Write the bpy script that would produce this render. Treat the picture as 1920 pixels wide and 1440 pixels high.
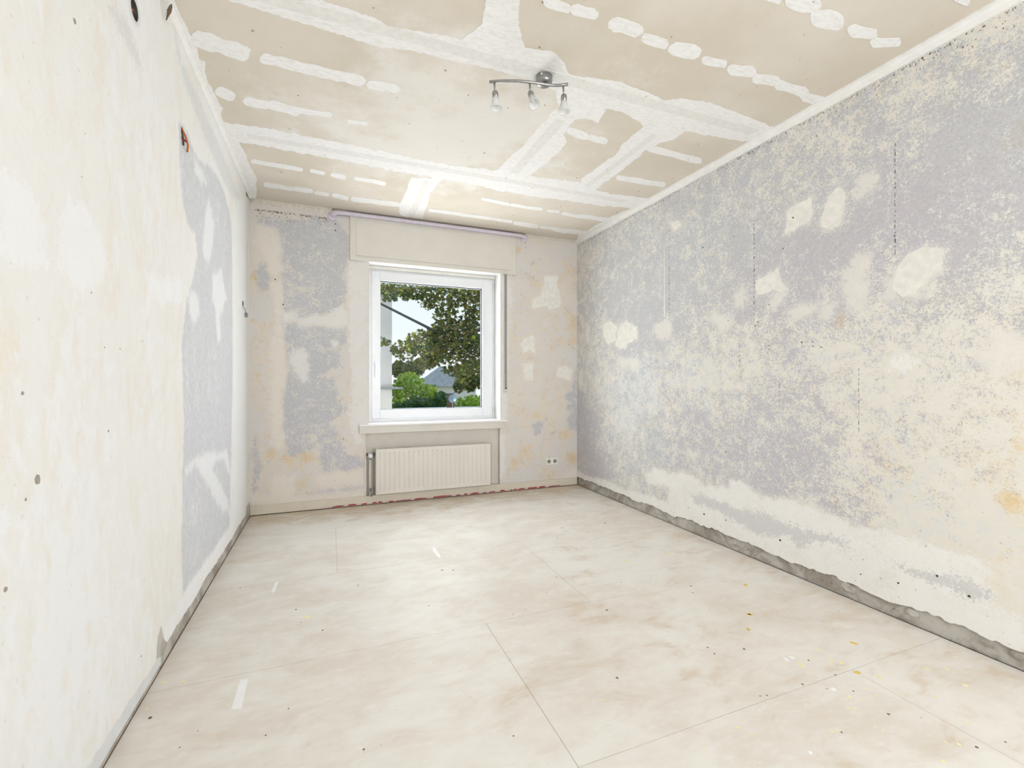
import bpy, bmesh, math, random
import numpy as np
from mathutils import Vector, Matrix
from mathutils.geometry import tessellate_polygon

for o in list(bpy.data.objects):
    bpy.data.objects.remove(o)
SC = bpy.context.scene
COL = SC.collection

# ------------------------------------------------------------------ room size (metres)
XL, XR, D, H = -0.643, 2.646, 4.617, 2.8      # left wall, right wall, window wall, ceiling
YR = -1.7                                       # wall behind the camera
# ------------------------------------------------------------------ camera
cam = bpy.data.cameras.new('camera')
cam.sensor_width = 36.0
cam.lens = 858.0 / 1920.0 * 36.0
cam.shift_y = -6.0 / 1920.0
cam.clip_start = 0.02
camo = bpy.data.objects.new('camera', cam)
COL.objects.link(camo)
camo.location = (0, 0, 1.195)
camo.rotation_euler = (math.pi / 2, 0, -math.atan(342.0 / 858.0))
SC.camera = camo
# ------------------------------------------------------------------ world, sun, daylight
W = bpy.data.worlds.new('sky')
SC.world = W
W.use_nodes = True
wn, wl = W.node_tree.nodes, W.node_tree.links
wn.clear()
wo = wn.new('ShaderNodeOutputWorld')
wb = wn.new('ShaderNodeBackground')
wtc = wn.new('ShaderNodeTexCoord')
wsep = wn.new('ShaderNodeSeparateXYZ')
wr = wn.new('ShaderNodeValToRGB')
wr.color_ramp.elements[0].position = 0.0
wr.color_ramp.elements[0].color = (0.93, 0.96, 1.0, 1)
wr.color_ramp.elements[1].position = 0.75
wr.color_ramp.elements[1].color = (0.50, 0.70, 1.0, 1)
wl.new(wtc.outputs['Generated'], wsep.inputs[0])
wl.new(wsep.outputs['Z'], wr.inputs[0])
wl.new(wr.outputs[0], wb.inputs['Color'])
wb.inputs['Strength'].default_value = 1.1
wl.new(wb.outputs[0], wo.inputs['Surface'])

sun = bpy.data.lights.new('sun', 'SUN')
sun.energy = 5.0
sun.angle = 0.01
sun.color = (1.0, 0.95, 0.86)
suno = bpy.data.objects.new('sun', sun)
COL.objects.link(suno)
suno.rotation_euler = Vector((0.75, 0.03, -0.62)).to_track_quat('-Z', 'Y').to_euler()

def daylight(name, loc, aim, sx, sy, power, col):
    l = bpy.data.lights.new(name, 'AREA')
    l.shape = 'RECTANGLE'
    l.size, l.size_y = sx, sy
    l.energy = power
    l.color = col
    o = bpy.data.objects.new(name, l)
    COL.objects.link(o)
    o.location = loc
    o.rotation_euler = Vector(aim).to_track_quat('-Z', 'Y').to_euler()
    return o
# daylight through the window in view; fill from a window added behind the camera
daylight('daylight_window_1', (1.03, D + 0.34, 1.56), (0, -1, 0.05), 1.30, 1.5, 52, (0.985, 0.975, 1.0))
daylight('added_rear_light', (1.60, YR - 0.30, 1.50), (-0.1, 1, 0.0), 1.6, 1.7, 112, (0.96, 0.955, 1.0))

SC.view_settings.view_transform = 'Standard'
SC.view_settings.look = 'None'
SC.view_settings.gamma = 1.0
SC.view_settings.use_curve_mapping = False
SC.view_settings.exposure = 0.0
SC.cycles.max_bounces = 16
SC.cycles.diffuse_bounces = 5
SC.cycles.use_adaptive_sampling = True
SC.cycles.adaptive_threshold = 0.15
SC.cycles.adaptive_min_samples = 16
SC.cycles.transparent_max_bounces = 16
SC.cycles.use_denoising = True
SC.cycles.caustics_reflective = False
SC.cycles.caustics_refractive = False

# ------------------------------------------------------------------ measured outlines on the room's surfaces, in metres
CEIL_BANDS={'b1':[(-0.395,2.234),(-0.385,2.238),(-0.373,2.238),(-0.36,2.235),(-0.349,2.234),(-0.338,2.237),(-0.326,2.237),(-0.316,2.242),(-0.302,2.238),(-0.291,2.24),(-0.28,2.242),(-0.269,2.246),(-0.256,2.243),(-0.243,2.241),(-0.233,2.247),(-0.22,2.246),(-0.207,2.243),(-0.197,2.251),(-0.185,2.253),(-0.171,2.248),(-0.16,2.253),(-0.147,2.254),(-0.133,2.249),(-0.122,2.254),(-0.11,2.257),(-0.097,2.256),(-0.083,2.254),(-0.07,2.251),(-0.058,2.256),(-0.045,2.259),(-0.033,2.263),(-0.02,2.264),(-0.006,2.26),(0.007,2.265),(0.021,2.259),(0.033,2.267),(0.047,2.265),(0.062,2.259),(0.074,2.268),(0.088,2.267),(0.102,2.268),(0.114,2.274),(0.128,2.274),(0.143,2.268),(0.156,2.276),(0.17,2.278),(0.183,2.283),(0.198,2.277),(0.213,2.279),(0.227,2.282),(0.242,2.281),(0.257,2.268),(0.272,2.268),(0.287,2.259),(0.304,2.263),(0.318,2.253),(0.334,2.255),(0.349,2.249),(0.364,2.244),(0.38,2.245),(0.396,2.246),(0.411,2.25),(0.427,2.239),(0.443,2.242),(0.459,2.242),(0.475,2.243),(0.491,2.241),(0.507,2.244),(0.523,2.24),(0.539,2.244),(0.555,2.239),(0.572,2.239),(0.588,2.236),(0.605,2.238),(0.621,2.234),(0.638,2.236),(0.655,2.235),(0.671,2.231),(0.688,2.228),(0.705,2.227),(0.723,2.231),(0.74,2.23),(0.757,2.227),(0.773,2.221),(0.792,2.228),(0.81,2.228),(0.826,2.222),(0.845,2.228),(0.863,2.227),(0.881,2.228),(0.899,2.229),(0.917,2.225),(0.935,2.223),(0.954,2.227),(0.972,2.222),(0.992,2.23),(1.01,2.226),(1.031,2.236),(1.052,2.241),(1.073,2.243),(1.095,2.253),(1.116,2.253),(1.137,2.257),(1.159,2.263),(1.175,2.287),(1.19,2.313),(1.208,2.336),(1.226,2.36),(1.25,2.38),(1.265,2.408),(1.246,2.433),(1.271,2.441),(1.294,2.445),(1.319,2.453),(1.345,2.463),(1.367,2.459),(1.394,2.47),(1.414,2.46),(1.43,2.443),(1.45,2.434),(1.474,2.432),(1.5,2.434),(1.529,2.446),(1.556,2.449),(1.54,2.404),(1.53,2.361),(1.526,2.333),(1.514,2.303),(1.532,2.295),(1.553,2.293),(1.578,2.299),(1.597,2.293),(1.625,2.292),(1.658,2.305),(1.689,2.31),(1.724,2.327),(1.755,2.333),(1.789,2.343),(1.825,2.367),(1.862,2.385),(1.89,2.39),(1.924,2.412),(1.955,2.424),(1.987,2.437),(2.018,2.447),(2.052,2.462),(2.074,2.45),(2.107,2.451),(2.124,2.433),(2.114,2.4),(2.113,2.372),(2.128,2.355),(2.119,2.323),(2.14,2.314),(2.166,2.31),(2.193,2.308),(2.224,2.309),(2.255,2.312),(2.285,2.312),(2.301,2.295),(2.335,2.3),(2.359,2.292),(2.393,2.297),(2.415,2.29),(2.439,2.287),(2.471,2.291),(2.491,2.283),(2.514,2.278),(2.545,2.28),(2.57,2.277),(2.59,2.264),(2.618,2.26),(2.662,2.269),(2.681,2.255),(2.672,2.227),(2.672,2.204),(2.678,2.183),(2.677,2.16),(2.676,2.137),(2.658,2.106),(2.662,2.086),(2.629,2.08),(2.594,2.072),(2.575,2.082),(2.537,2.069),(2.505,2.063),(2.481,2.067),(2.45,2.061),(2.424,2.062),(2.391,2.055),(2.364,2.055),(2.339,2.056),(2.308,2.05),(2.28,2.049),(2.251,2.044),(2.225,2.043),(2.196,2.041),(2.171,2.042),(2.143,2.039),(2.111,2.031),(2.089,2.036),(2.06,2.03),(2.034,2.029),(2.016,2.039),(1.985,2.034),(1.966,2.043),(1.947,2.05),(1.922,2.051),(1.899,2.055),(1.874,2.055),(1.85,2.059),(1.839,2.075),(1.818,2.083),(1.8,2.099),(1.777,2.11),(1.753,2.108),(1.724,2.096),(1.701,2.096),(1.676,2.092),(1.652,2.087),(1.628,2.086),(1.607,2.085),(1.585,2.082),(1.562,2.077),(1.544,2.082),(1.521,2.078),(1.499,2.074),(1.478,2.072),(1.456,2.067),(1.436,2.068),(1.418,2.074),(1.395,2.072),(1.378,2.078),(1.359,2.083),(1.34,2.087),(1.32,2.088),(1.299,2.09),(1.282,2.097),(1.261,2.098),(1.245,2.109),(1.224,2.109),(1.204,2.112),(1.183,2.115),(1.16,2.111),(1.138,2.093),(1.12,2.069),(1.101,2.049),(1.078,2.036),(1.056,2.023),(1.034,2.009),(1.012,1.999),(0.992,1.999),(0.976,2.006),(0.958,2.012),(0.939,2.013),(0.92,2.018),(0.901,2.019),(0.882,2.023),(0.865,2.031),(0.848,2.032),(0.835,2.043),(0.816,2.039),(0.802,2.047),(0.789,2.057),(0.771,2.054),(0.755,2.056),(0.741,2.065),(0.725,2.069),(0.708,2.068),(0.692,2.074),(0.676,2.078),(0.659,2.075),(0.644,2.085),(0.626,2.078),(0.611,2.084),(0.595,2.085),(0.58,2.091),(0.565,2.092),(0.549,2.087),(0.533,2.086),(0.518,2.093),(0.503,2.087),(0.488,2.093),(0.474,2.1),(0.458,2.094),(0.444,2.101),(0.43,2.107),(0.416,2.107),(0.401,2.107),(0.387,2.106),(0.373,2.107),(0.359,2.117),(0.344,2.116),(0.33,2.118),(0.315,2.119),(0.301,2.124),(0.286,2.121),(0.272,2.128),(0.257,2.127),(0.242,2.127),(0.227,2.124),(0.214,2.114),(0.199,2.113),(0.186,2.106),(0.172,2.103),(0.157,2.105),(0.145,2.099),(0.13,2.107),(0.119,2.099),(0.106,2.098),(0.093,2.097),(0.081,2.096),(0.069,2.093),(0.056,2.094),(0.043,2.096),(0.031,2.093),(0.018,2.095),(0.007,2.09),(-0.006,2.095),(-0.018,2.092),(-0.029,2.088),(-0.042,2.095),(-0.054,2.095),(-0.067,2.101),(-0.08,2.11),(-0.092,2.112),(-0.105,2.122),(-0.118,2.126),(-0.13,2.124),(-0.143,2.135),(-0.155,2.139),(-0.168,2.143),(-0.181,2.15),(-0.193,2.153),(-0.206,2.161),(-0.219,2.168),(-0.231,2.171),(-0.243,2.173),(-0.257,2.183),(-0.269,2.184),(-0.281,2.19),(-0.294,2.194),(-0.307,2.202),(-0.318,2.199),(-0.332,2.209),(-0.344,2.21),(-0.356,2.214),(-0.37,2.225),(-0.382,2.229)],'b2':[(-0.618,3.303),(-0.597,3.293),(-0.582,3.306),(-0.563,3.303),(-0.542,3.289),(-0.524,3.292),(-0.505,3.289),(-0.487,3.292),(-0.469,3.293),(-0.447,3.275),(-0.427,3.271),(-0.411,3.287),(-0.39,3.276),(-0.371,3.275),(-0.354,3.282),(-0.332,3.266),(-0.316,3.277),(-0.298,3.285),(-0.277,3.275),(-0.261,3.292),(-0.242,3.292),(-0.22,3.273),(-0.201,3.274),(-0.183,3.287),(-0.165,3.298),(-0.144,3.286),(-0.124,3.283),(-0.105,3.289),(-0.085,3.292),(-0.065,3.281),(-0.045,3.286),(-0.026,3.292),(-0.007,3.293),(0.014,3.287),(0.034,3.288),(0.054,3.288),(0.074,3.295),(0.095,3.294),(0.117,3.29),(0.139,3.284),(0.16,3.304),(0.182,3.297),(0.204,3.296),(0.226,3.3),(0.249,3.289),(0.272,3.31),(0.295,3.307),(0.319,3.289),(0.342,3.295),(0.366,3.305),(0.389,3.3),(0.411,3.308),(0.433,3.316),(0.455,3.305),(0.477,3.317),(0.5,3.315),(0.521,3.308),(0.544,3.318),(0.568,3.328),(0.59,3.32),(0.614,3.33),(0.637,3.322),(0.661,3.324),(0.683,3.311),(0.708,3.317),(0.734,3.332),(0.757,3.323),(0.781,3.317),(0.807,3.328),(0.832,3.333),(0.856,3.328),(0.881,3.33),(0.903,3.318),(0.928,3.317),(0.952,3.315),(0.978,3.319),(1.001,3.309),(1.025,3.302),(1.05,3.302),(1.071,3.286),(1.096,3.283),(1.126,3.297),(1.153,3.302),(1.174,3.285),(1.204,3.297),(1.234,3.3),(1.263,3.304),(1.296,3.322),(1.328,3.331),(1.359,3.334),(1.382,3.318),(1.405,3.302),(1.435,3.3),(1.456,3.28),(1.482,3.27),(1.515,3.274),(1.55,3.284),(1.575,3.27),(1.604,3.264),(1.631,3.255),(1.664,3.258),(1.693,3.255),(1.727,3.261),(1.742,3.229),(1.781,3.245),(1.809,3.241),(1.839,3.238),(1.862,3.222),(1.914,3.251),(1.963,3.268),(2.017,3.301),(2.066,3.318),(2.099,3.321),(2.132,3.324),(2.164,3.323),(2.191,3.314),(2.238,3.341),(2.266,3.332),(2.298,3.331),(2.321,3.316),(2.358,3.323),(2.388,3.319),(2.416,3.311),(2.447,3.308),(2.482,3.31),(2.515,3.31),(2.546,3.306),(2.574,3.298),(2.607,3.296),(2.642,3.372),(2.652,3.435),(2.647,3.473),(2.635,3.504),(2.61,3.521),(2.599,3.554),(2.557,3.544),(2.525,3.55),(2.491,3.554),(2.458,3.557),(2.437,3.58),(2.391,3.563),(2.362,3.572),(2.342,3.596),(2.31,3.602),(2.268,3.588),(2.244,3.606),(2.197,3.581),(2.174,3.6),(2.143,3.606),(2.102,3.589),(2.074,3.6),(2.047,3.61),(2.013,3.608),(1.975,3.596),(1.944,3.598),(1.919,3.613),(1.887,3.612),(1.85,3.6),(1.824,3.612),(1.796,3.62),(1.764,3.617),(1.741,3.636),(1.706,3.626),(1.676,3.628),(1.646,3.628),(1.616,3.638),(1.584,3.64),(1.542,3.612),(1.513,3.624),(1.484,3.633),(1.449,3.622),(1.418,3.618),(1.387,3.611),(1.366,3.638),(1.337,3.637),(1.307,3.633),(1.275,3.621),(1.241,3.607),(1.214,3.618),(1.179,3.593),(1.149,3.593),(1.118,3.585),(1.09,3.588),(1.064,3.597),(1.03,3.572),(1.003,3.576),(0.976,3.584),(0.95,3.591),(0.92,3.577),(0.893,3.583),(0.865,3.577),(0.838,3.578),(0.813,3.584),(0.786,3.575),(0.763,3.594),(0.736,3.587),(0.708,3.568),(0.683,3.572),(0.66,3.59),(0.633,3.574),(0.61,3.592),(0.583,3.574),(0.56,3.588),(0.533,3.578),(0.508,3.586),(0.483,3.589),(0.458,3.594),(0.432,3.566),(0.407,3.588),(0.382,3.572),(0.358,3.562),(0.335,3.557),(0.312,3.567),(0.289,3.577),(0.266,3.556),(0.243,3.552),(0.22,3.559),(0.198,3.564),(0.175,3.561),(0.153,3.562),(0.13,3.56),(0.108,3.562),(0.087,3.546),(0.065,3.551),(0.043,3.546),(0.021,3.555),(-0.001,3.557),(-0.021,3.542),(-0.043,3.552),(-0.064,3.547),(-0.085,3.551),(-0.106,3.547),(-0.126,3.536),(-0.147,3.535),(-0.171,3.558),(-0.192,3.553),(-0.213,3.549),(-0.231,3.531),(-0.253,3.536),(-0.275,3.547),(-0.296,3.55),(-0.315,3.538),(-0.336,3.542),(-0.354,3.532),(-0.373,3.528),(-0.395,3.542),(-0.412,3.527),(-0.432,3.531),(-0.452,3.535),(-0.468,3.52),(-0.491,3.538),(-0.507,3.525),(-0.53,3.54),(-0.548,3.536),(-0.564,3.527),(-0.567,3.485),(-0.578,3.46),(-0.589,3.433),(-0.592,3.39),(-0.602,3.362),(-0.607,3.327)],'v1':[(1.239,2.419),(1.232,2.444),(1.231,2.474),(1.241,2.512),(1.239,2.543),(1.228,2.569),(1.228,2.602),(1.23,2.637),(1.227,2.667),(1.231,2.702),(1.227,2.732),(1.226,2.765),(1.226,2.799),(1.227,2.835),(1.228,2.873),(1.22,2.905),(1.217,2.941),(1.208,2.972),(1.2,3.006),(1.203,3.05),(1.193,3.082),(1.194,3.127),(1.191,3.169),(1.19,3.212),(1.189,3.258),(1.177,3.293),(1.206,3.293),(1.24,3.318),(1.272,3.326),(1.305,3.341),(1.338,3.358),(1.368,3.356),(1.389,3.334),(1.414,3.323),(1.435,3.302),(1.464,3.297),(1.458,3.238),(1.465,3.194),(1.464,3.142),(1.472,3.101),(1.476,3.061),(1.488,3.03),(1.487,2.987),(1.482,2.942),(1.491,2.91),(1.494,2.873),(1.49,2.831),(1.486,2.791),(1.486,2.754),(1.478,2.713),(1.446,2.675),(1.413,2.645),(1.412,2.602),(1.403,2.555),(1.398,2.521),(1.403,2.493),(1.394,2.457),(1.366,2.443),(1.342,2.45),(1.314,2.434),(1.289,2.428),(1.264,2.426)],'v2':[(1.84,2.368),(1.844,2.397),(1.839,2.42),(1.842,2.449),(1.838,2.474),(1.837,2.502),(1.846,2.537),(1.847,2.567),(1.839,2.591),(1.848,2.629),(1.869,2.671),(1.883,2.729),(1.886,2.764),(1.885,2.796),(1.869,2.817),(1.877,2.858),(1.868,2.886),(1.873,2.926),(1.871,2.96),(1.866,2.993),(1.874,3.037),(1.862,3.065),(1.855,3.098),(1.86,3.142),(1.858,3.181),(1.907,3.257),(1.949,3.281),(1.99,3.296),(2.025,3.297),(2.071,3.327),(2.076,3.288),(2.072,3.242),(2.064,3.194),(2.058,3.148),(2.075,3.122),(2.066,3.076),(2.066,3.037),(2.069,3.003),(2.071,2.968),(2.066,2.929),(2.069,2.897),(2.057,2.854),(2.064,2.825),(2.057,2.787),(2.054,2.751),(2.061,2.723),(2.058,2.688),(2.041,2.645),(2.04,2.613),(2.045,2.585),(2.046,2.553),(2.065,2.536),(2.063,2.502),(2.077,2.483),(2.096,2.469),(2.106,2.447),(2.124,2.433),(2.124,2.408),(2.122,2.382),(2.122,2.357),(2.124,2.334),(2.099,2.336),(2.075,2.339),(2.047,2.336),(2.026,2.343),(1.999,2.342),(1.976,2.346),(1.951,2.346),(1.931,2.354),(1.914,2.365),(1.883,2.357),(1.858,2.358)],'v0':[(0.599,3.652),(0.6,3.718),(0.594,3.781),(0.604,3.852),(0.603,3.924),(0.599,4.002),(0.598,4.085),(0.593,4.169),(0.581,4.247),(0.6,4.331),(0.612,4.426),(0.638,4.513),(0.67,4.53),(0.701,4.531),(0.73,4.509),(0.763,4.527),(0.793,4.517),(0.824,4.516),(0.858,4.534),(0.843,4.43),(0.836,4.334),(0.833,4.243),(0.829,4.149),(0.818,4.057),(0.808,3.969),(0.794,3.883),(0.807,3.833),(0.811,3.772),(0.813,3.714),(0.821,3.664),(0.832,3.619),(0.836,3.568),(0.81,3.57),(0.786,3.574),(0.762,3.582),(0.743,3.614),(0.716,3.607),(0.692,3.613),(0.67,3.627),(0.648,3.645),(0.622,3.645)],'v3':[(0.558,1.744),(0.566,1.759),(0.574,1.773),(0.582,1.788),(0.591,1.804),(0.601,1.818),(0.612,1.832),(0.612,1.849),(0.622,1.864),(0.622,1.882),(0.622,1.9),(0.628,1.917),(0.63,1.935),(0.637,1.952),(0.633,1.972),(0.623,1.988),(0.618,2.007),(0.609,2.024),(0.598,2.042),(0.587,2.06),(0.58,2.083),(0.566,2.098),(0.581,2.093),(0.597,2.091),(0.614,2.096),(0.63,2.092),(0.645,2.083),(0.662,2.087),(0.677,2.078),(0.694,2.08),(0.709,2.073),(0.725,2.069),(0.743,2.072),(0.759,2.072),(0.772,2.06),(0.787,2.056),(0.805,2.06),(0.82,2.054),(0.833,2.044),(0.851,2.046),(0.865,2.038),(0.88,2.033),(0.864,2.01),(0.847,1.99),(0.834,1.975),(0.827,1.954),(0.815,1.94),(0.806,1.923),(0.792,1.91),(0.789,1.892),(0.779,1.876),(0.773,1.859),(0.766,1.843),(0.76,1.827),(0.754,1.811),(0.75,1.795),(0.745,1.779),(0.74,1.762),(0.73,1.747),(0.729,1.729),(0.722,1.714),(0.716,1.698),(0.712,1.682),(0.699,1.685),(0.688,1.692),(0.677,1.698),(0.664,1.701),(0.652,1.705),(0.642,1.714),(0.628,1.712),(0.618,1.724),(0.604,1.723),(0.592,1.727),(0.583,1.738),(0.569,1.737)],'edgeL':[(-0.619,2.383),(-0.617,2.399),(-0.614,2.414),(-0.608,2.425),(-0.604,2.44),(-0.602,2.461),(-0.6,2.481),(-0.604,2.508),(-0.6,2.524),(-0.593,2.538),(-0.589,2.56),(-0.586,2.583),(-0.594,2.615),(-0.598,2.645),(-0.6,2.669),(-0.605,2.695),(-0.594,2.705),(-0.58,2.706),(-0.586,2.736),(-0.595,2.767),(-0.602,2.803),(-0.603,2.837),(-0.608,2.867),(-0.608,2.894),(-0.598,2.929),(-0.6,2.974),(-0.595,3.013),(-0.594,3.047),(-0.595,3.083),(-0.59,3.108),(-0.584,3.134),(-0.598,3.173),(-0.61,3.214),(-0.611,3.259),(-0.619,3.31),(-0.607,3.338),(-0.597,3.371),(-0.582,3.393),(-0.574,3.428),(-0.574,3.477),(-0.565,3.512),(-0.565,3.555),(-0.565,3.598),(-0.557,3.632),(-0.556,3.677),(-0.55,3.731),(-0.558,3.803),(-0.553,3.863),(-0.554,3.922),(-0.547,3.97),(-0.544,4.028),(-0.536,4.078),(-0.538,4.147),(-0.562,4.241),(-0.56,4.318),(-0.58,4.443),(-0.6,4.561),(-0.643,4.578),(-0.647,4.51),(-0.641,4.429),(-0.645,4.367),(-0.635,4.287),(-0.64,4.228),(-0.641,4.167),(-0.645,4.115),(-0.638,4.051),(-0.642,4.001),(-0.634,3.939),(-0.634,3.888),(-0.639,3.844),(-0.637,3.793),(-0.636,3.745),(-0.634,3.697),(-0.632,3.65),(-0.643,3.62),(-0.639,3.572),(-0.636,3.527),(-0.639,3.491),(-0.636,3.449),(-0.636,3.409),(-0.641,3.378),(-0.633,3.332),(-0.637,3.301),(-0.642,3.271),(-0.636,3.231),(-0.64,3.202),(-0.642,3.171),(-0.639,3.135),(-0.643,3.108),(-0.642,3.077),(-0.636,3.04),(-0.638,3.013),(-0.645,2.992),(-0.638,2.956),(-0.641,2.931),(-0.645,2.909),(-0.642,2.879),(-0.636,2.848),(-0.638,2.825),(-0.641,2.802),(-0.64,2.777),(-0.64,2.753),(-0.642,2.731),(-0.634,2.701),(-0.642,2.686),(-0.638,2.66),(-0.636,2.636),(-0.638,2.617),(-0.633,2.591),(-0.637,2.574),(-0.639,2.554),(-0.634,2.528),(-0.635,2.508),(-0.637,2.489),(-0.635,2.468),(-0.639,2.451),(-0.637,2.429),(-0.637,2.411),(-0.639,2.394),(-0.64,2.376),(-0.629,2.379)],'edgeR':[(2.662,2.086),(2.659,2.107),(2.655,2.128),(2.641,2.142),(2.637,2.161),(2.649,2.189),(2.639,2.206),(2.639,2.228),(2.64,2.252),(2.645,2.279),(2.634,2.296),(2.633,2.32),(2.643,2.353),(2.634,2.375),(2.642,2.408),(2.632,2.431),(2.641,2.464),(2.633,2.488),(2.631,2.515),(2.625,2.538),(2.644,2.577),(2.643,2.605),(2.636,2.628),(2.63,2.653),(2.643,2.69),(2.643,2.723),(2.649,2.76),(2.635,2.785),(2.661,2.837),(2.651,2.865),(2.642,2.892),(2.657,2.937),(2.661,2.974),(2.662,3.01),(2.652,3.038),(2.642,3.072),(2.613,3.088),(2.605,3.126),(2.617,3.179),(2.609,3.217),(2.611,3.264),(2.618,3.317),(2.625,3.361),(2.624,3.4),(2.629,3.444),(2.633,3.497),(2.624,3.538),(2.602,3.567),(2.602,3.614),(2.58,3.637),(2.579,3.685),(2.573,3.728),(2.559,3.762),(2.555,3.815),(2.558,3.875),(2.561,3.938),(2.554,3.99),(2.545,4.048),(2.549,4.122),(2.557,4.201),(2.563,4.28),(2.55,4.338),(2.55,4.414),(2.635,4.608),(2.636,4.546),(2.65,4.5),(2.645,4.434),(2.63,4.356),(2.655,4.327),(2.626,4.236),(2.637,4.193),(2.649,4.152),(2.63,4.076),(2.642,4.037),(2.628,3.97),(2.649,3.942),(2.644,3.888),(2.653,3.848),(2.647,3.795),(2.656,3.758),(2.639,3.695),(2.651,3.662),(2.648,3.615),(2.648,3.571),(2.644,3.526),(2.656,3.495),(2.659,3.457),(2.645,3.404),(2.651,3.37),(2.633,3.316),(2.652,3.294),(2.65,3.256),(2.66,3.227),(2.656,3.187),(2.641,3.139),(2.647,3.109),(2.644,3.073),(2.652,3.045),(2.635,2.998),(2.646,2.975),(2.639,2.937),(2.638,2.904),(2.636,2.872),(2.655,2.855),(2.638,2.813),(2.642,2.786),(2.645,2.759),(2.657,2.739),(2.638,2.697),(2.647,2.675),(2.65,2.649),(2.658,2.627),(2.656,2.6),(2.658,2.574),(2.649,2.542),(2.644,2.513),(2.648,2.489),(2.647,2.463),(2.659,2.445),(2.661,2.422),(2.643,2.386),(2.644,2.363),(2.646,2.34),(2.646,2.316),(2.652,2.297),(2.655,2.275),(2.648,2.249),(2.642,2.224),(2.652,2.207),(2.651,2.185),(2.655,2.166),(2.664,2.149),(2.659,2.125),(2.655,2.103),(2.658,2.084),(2.655,2.063)]}
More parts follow.
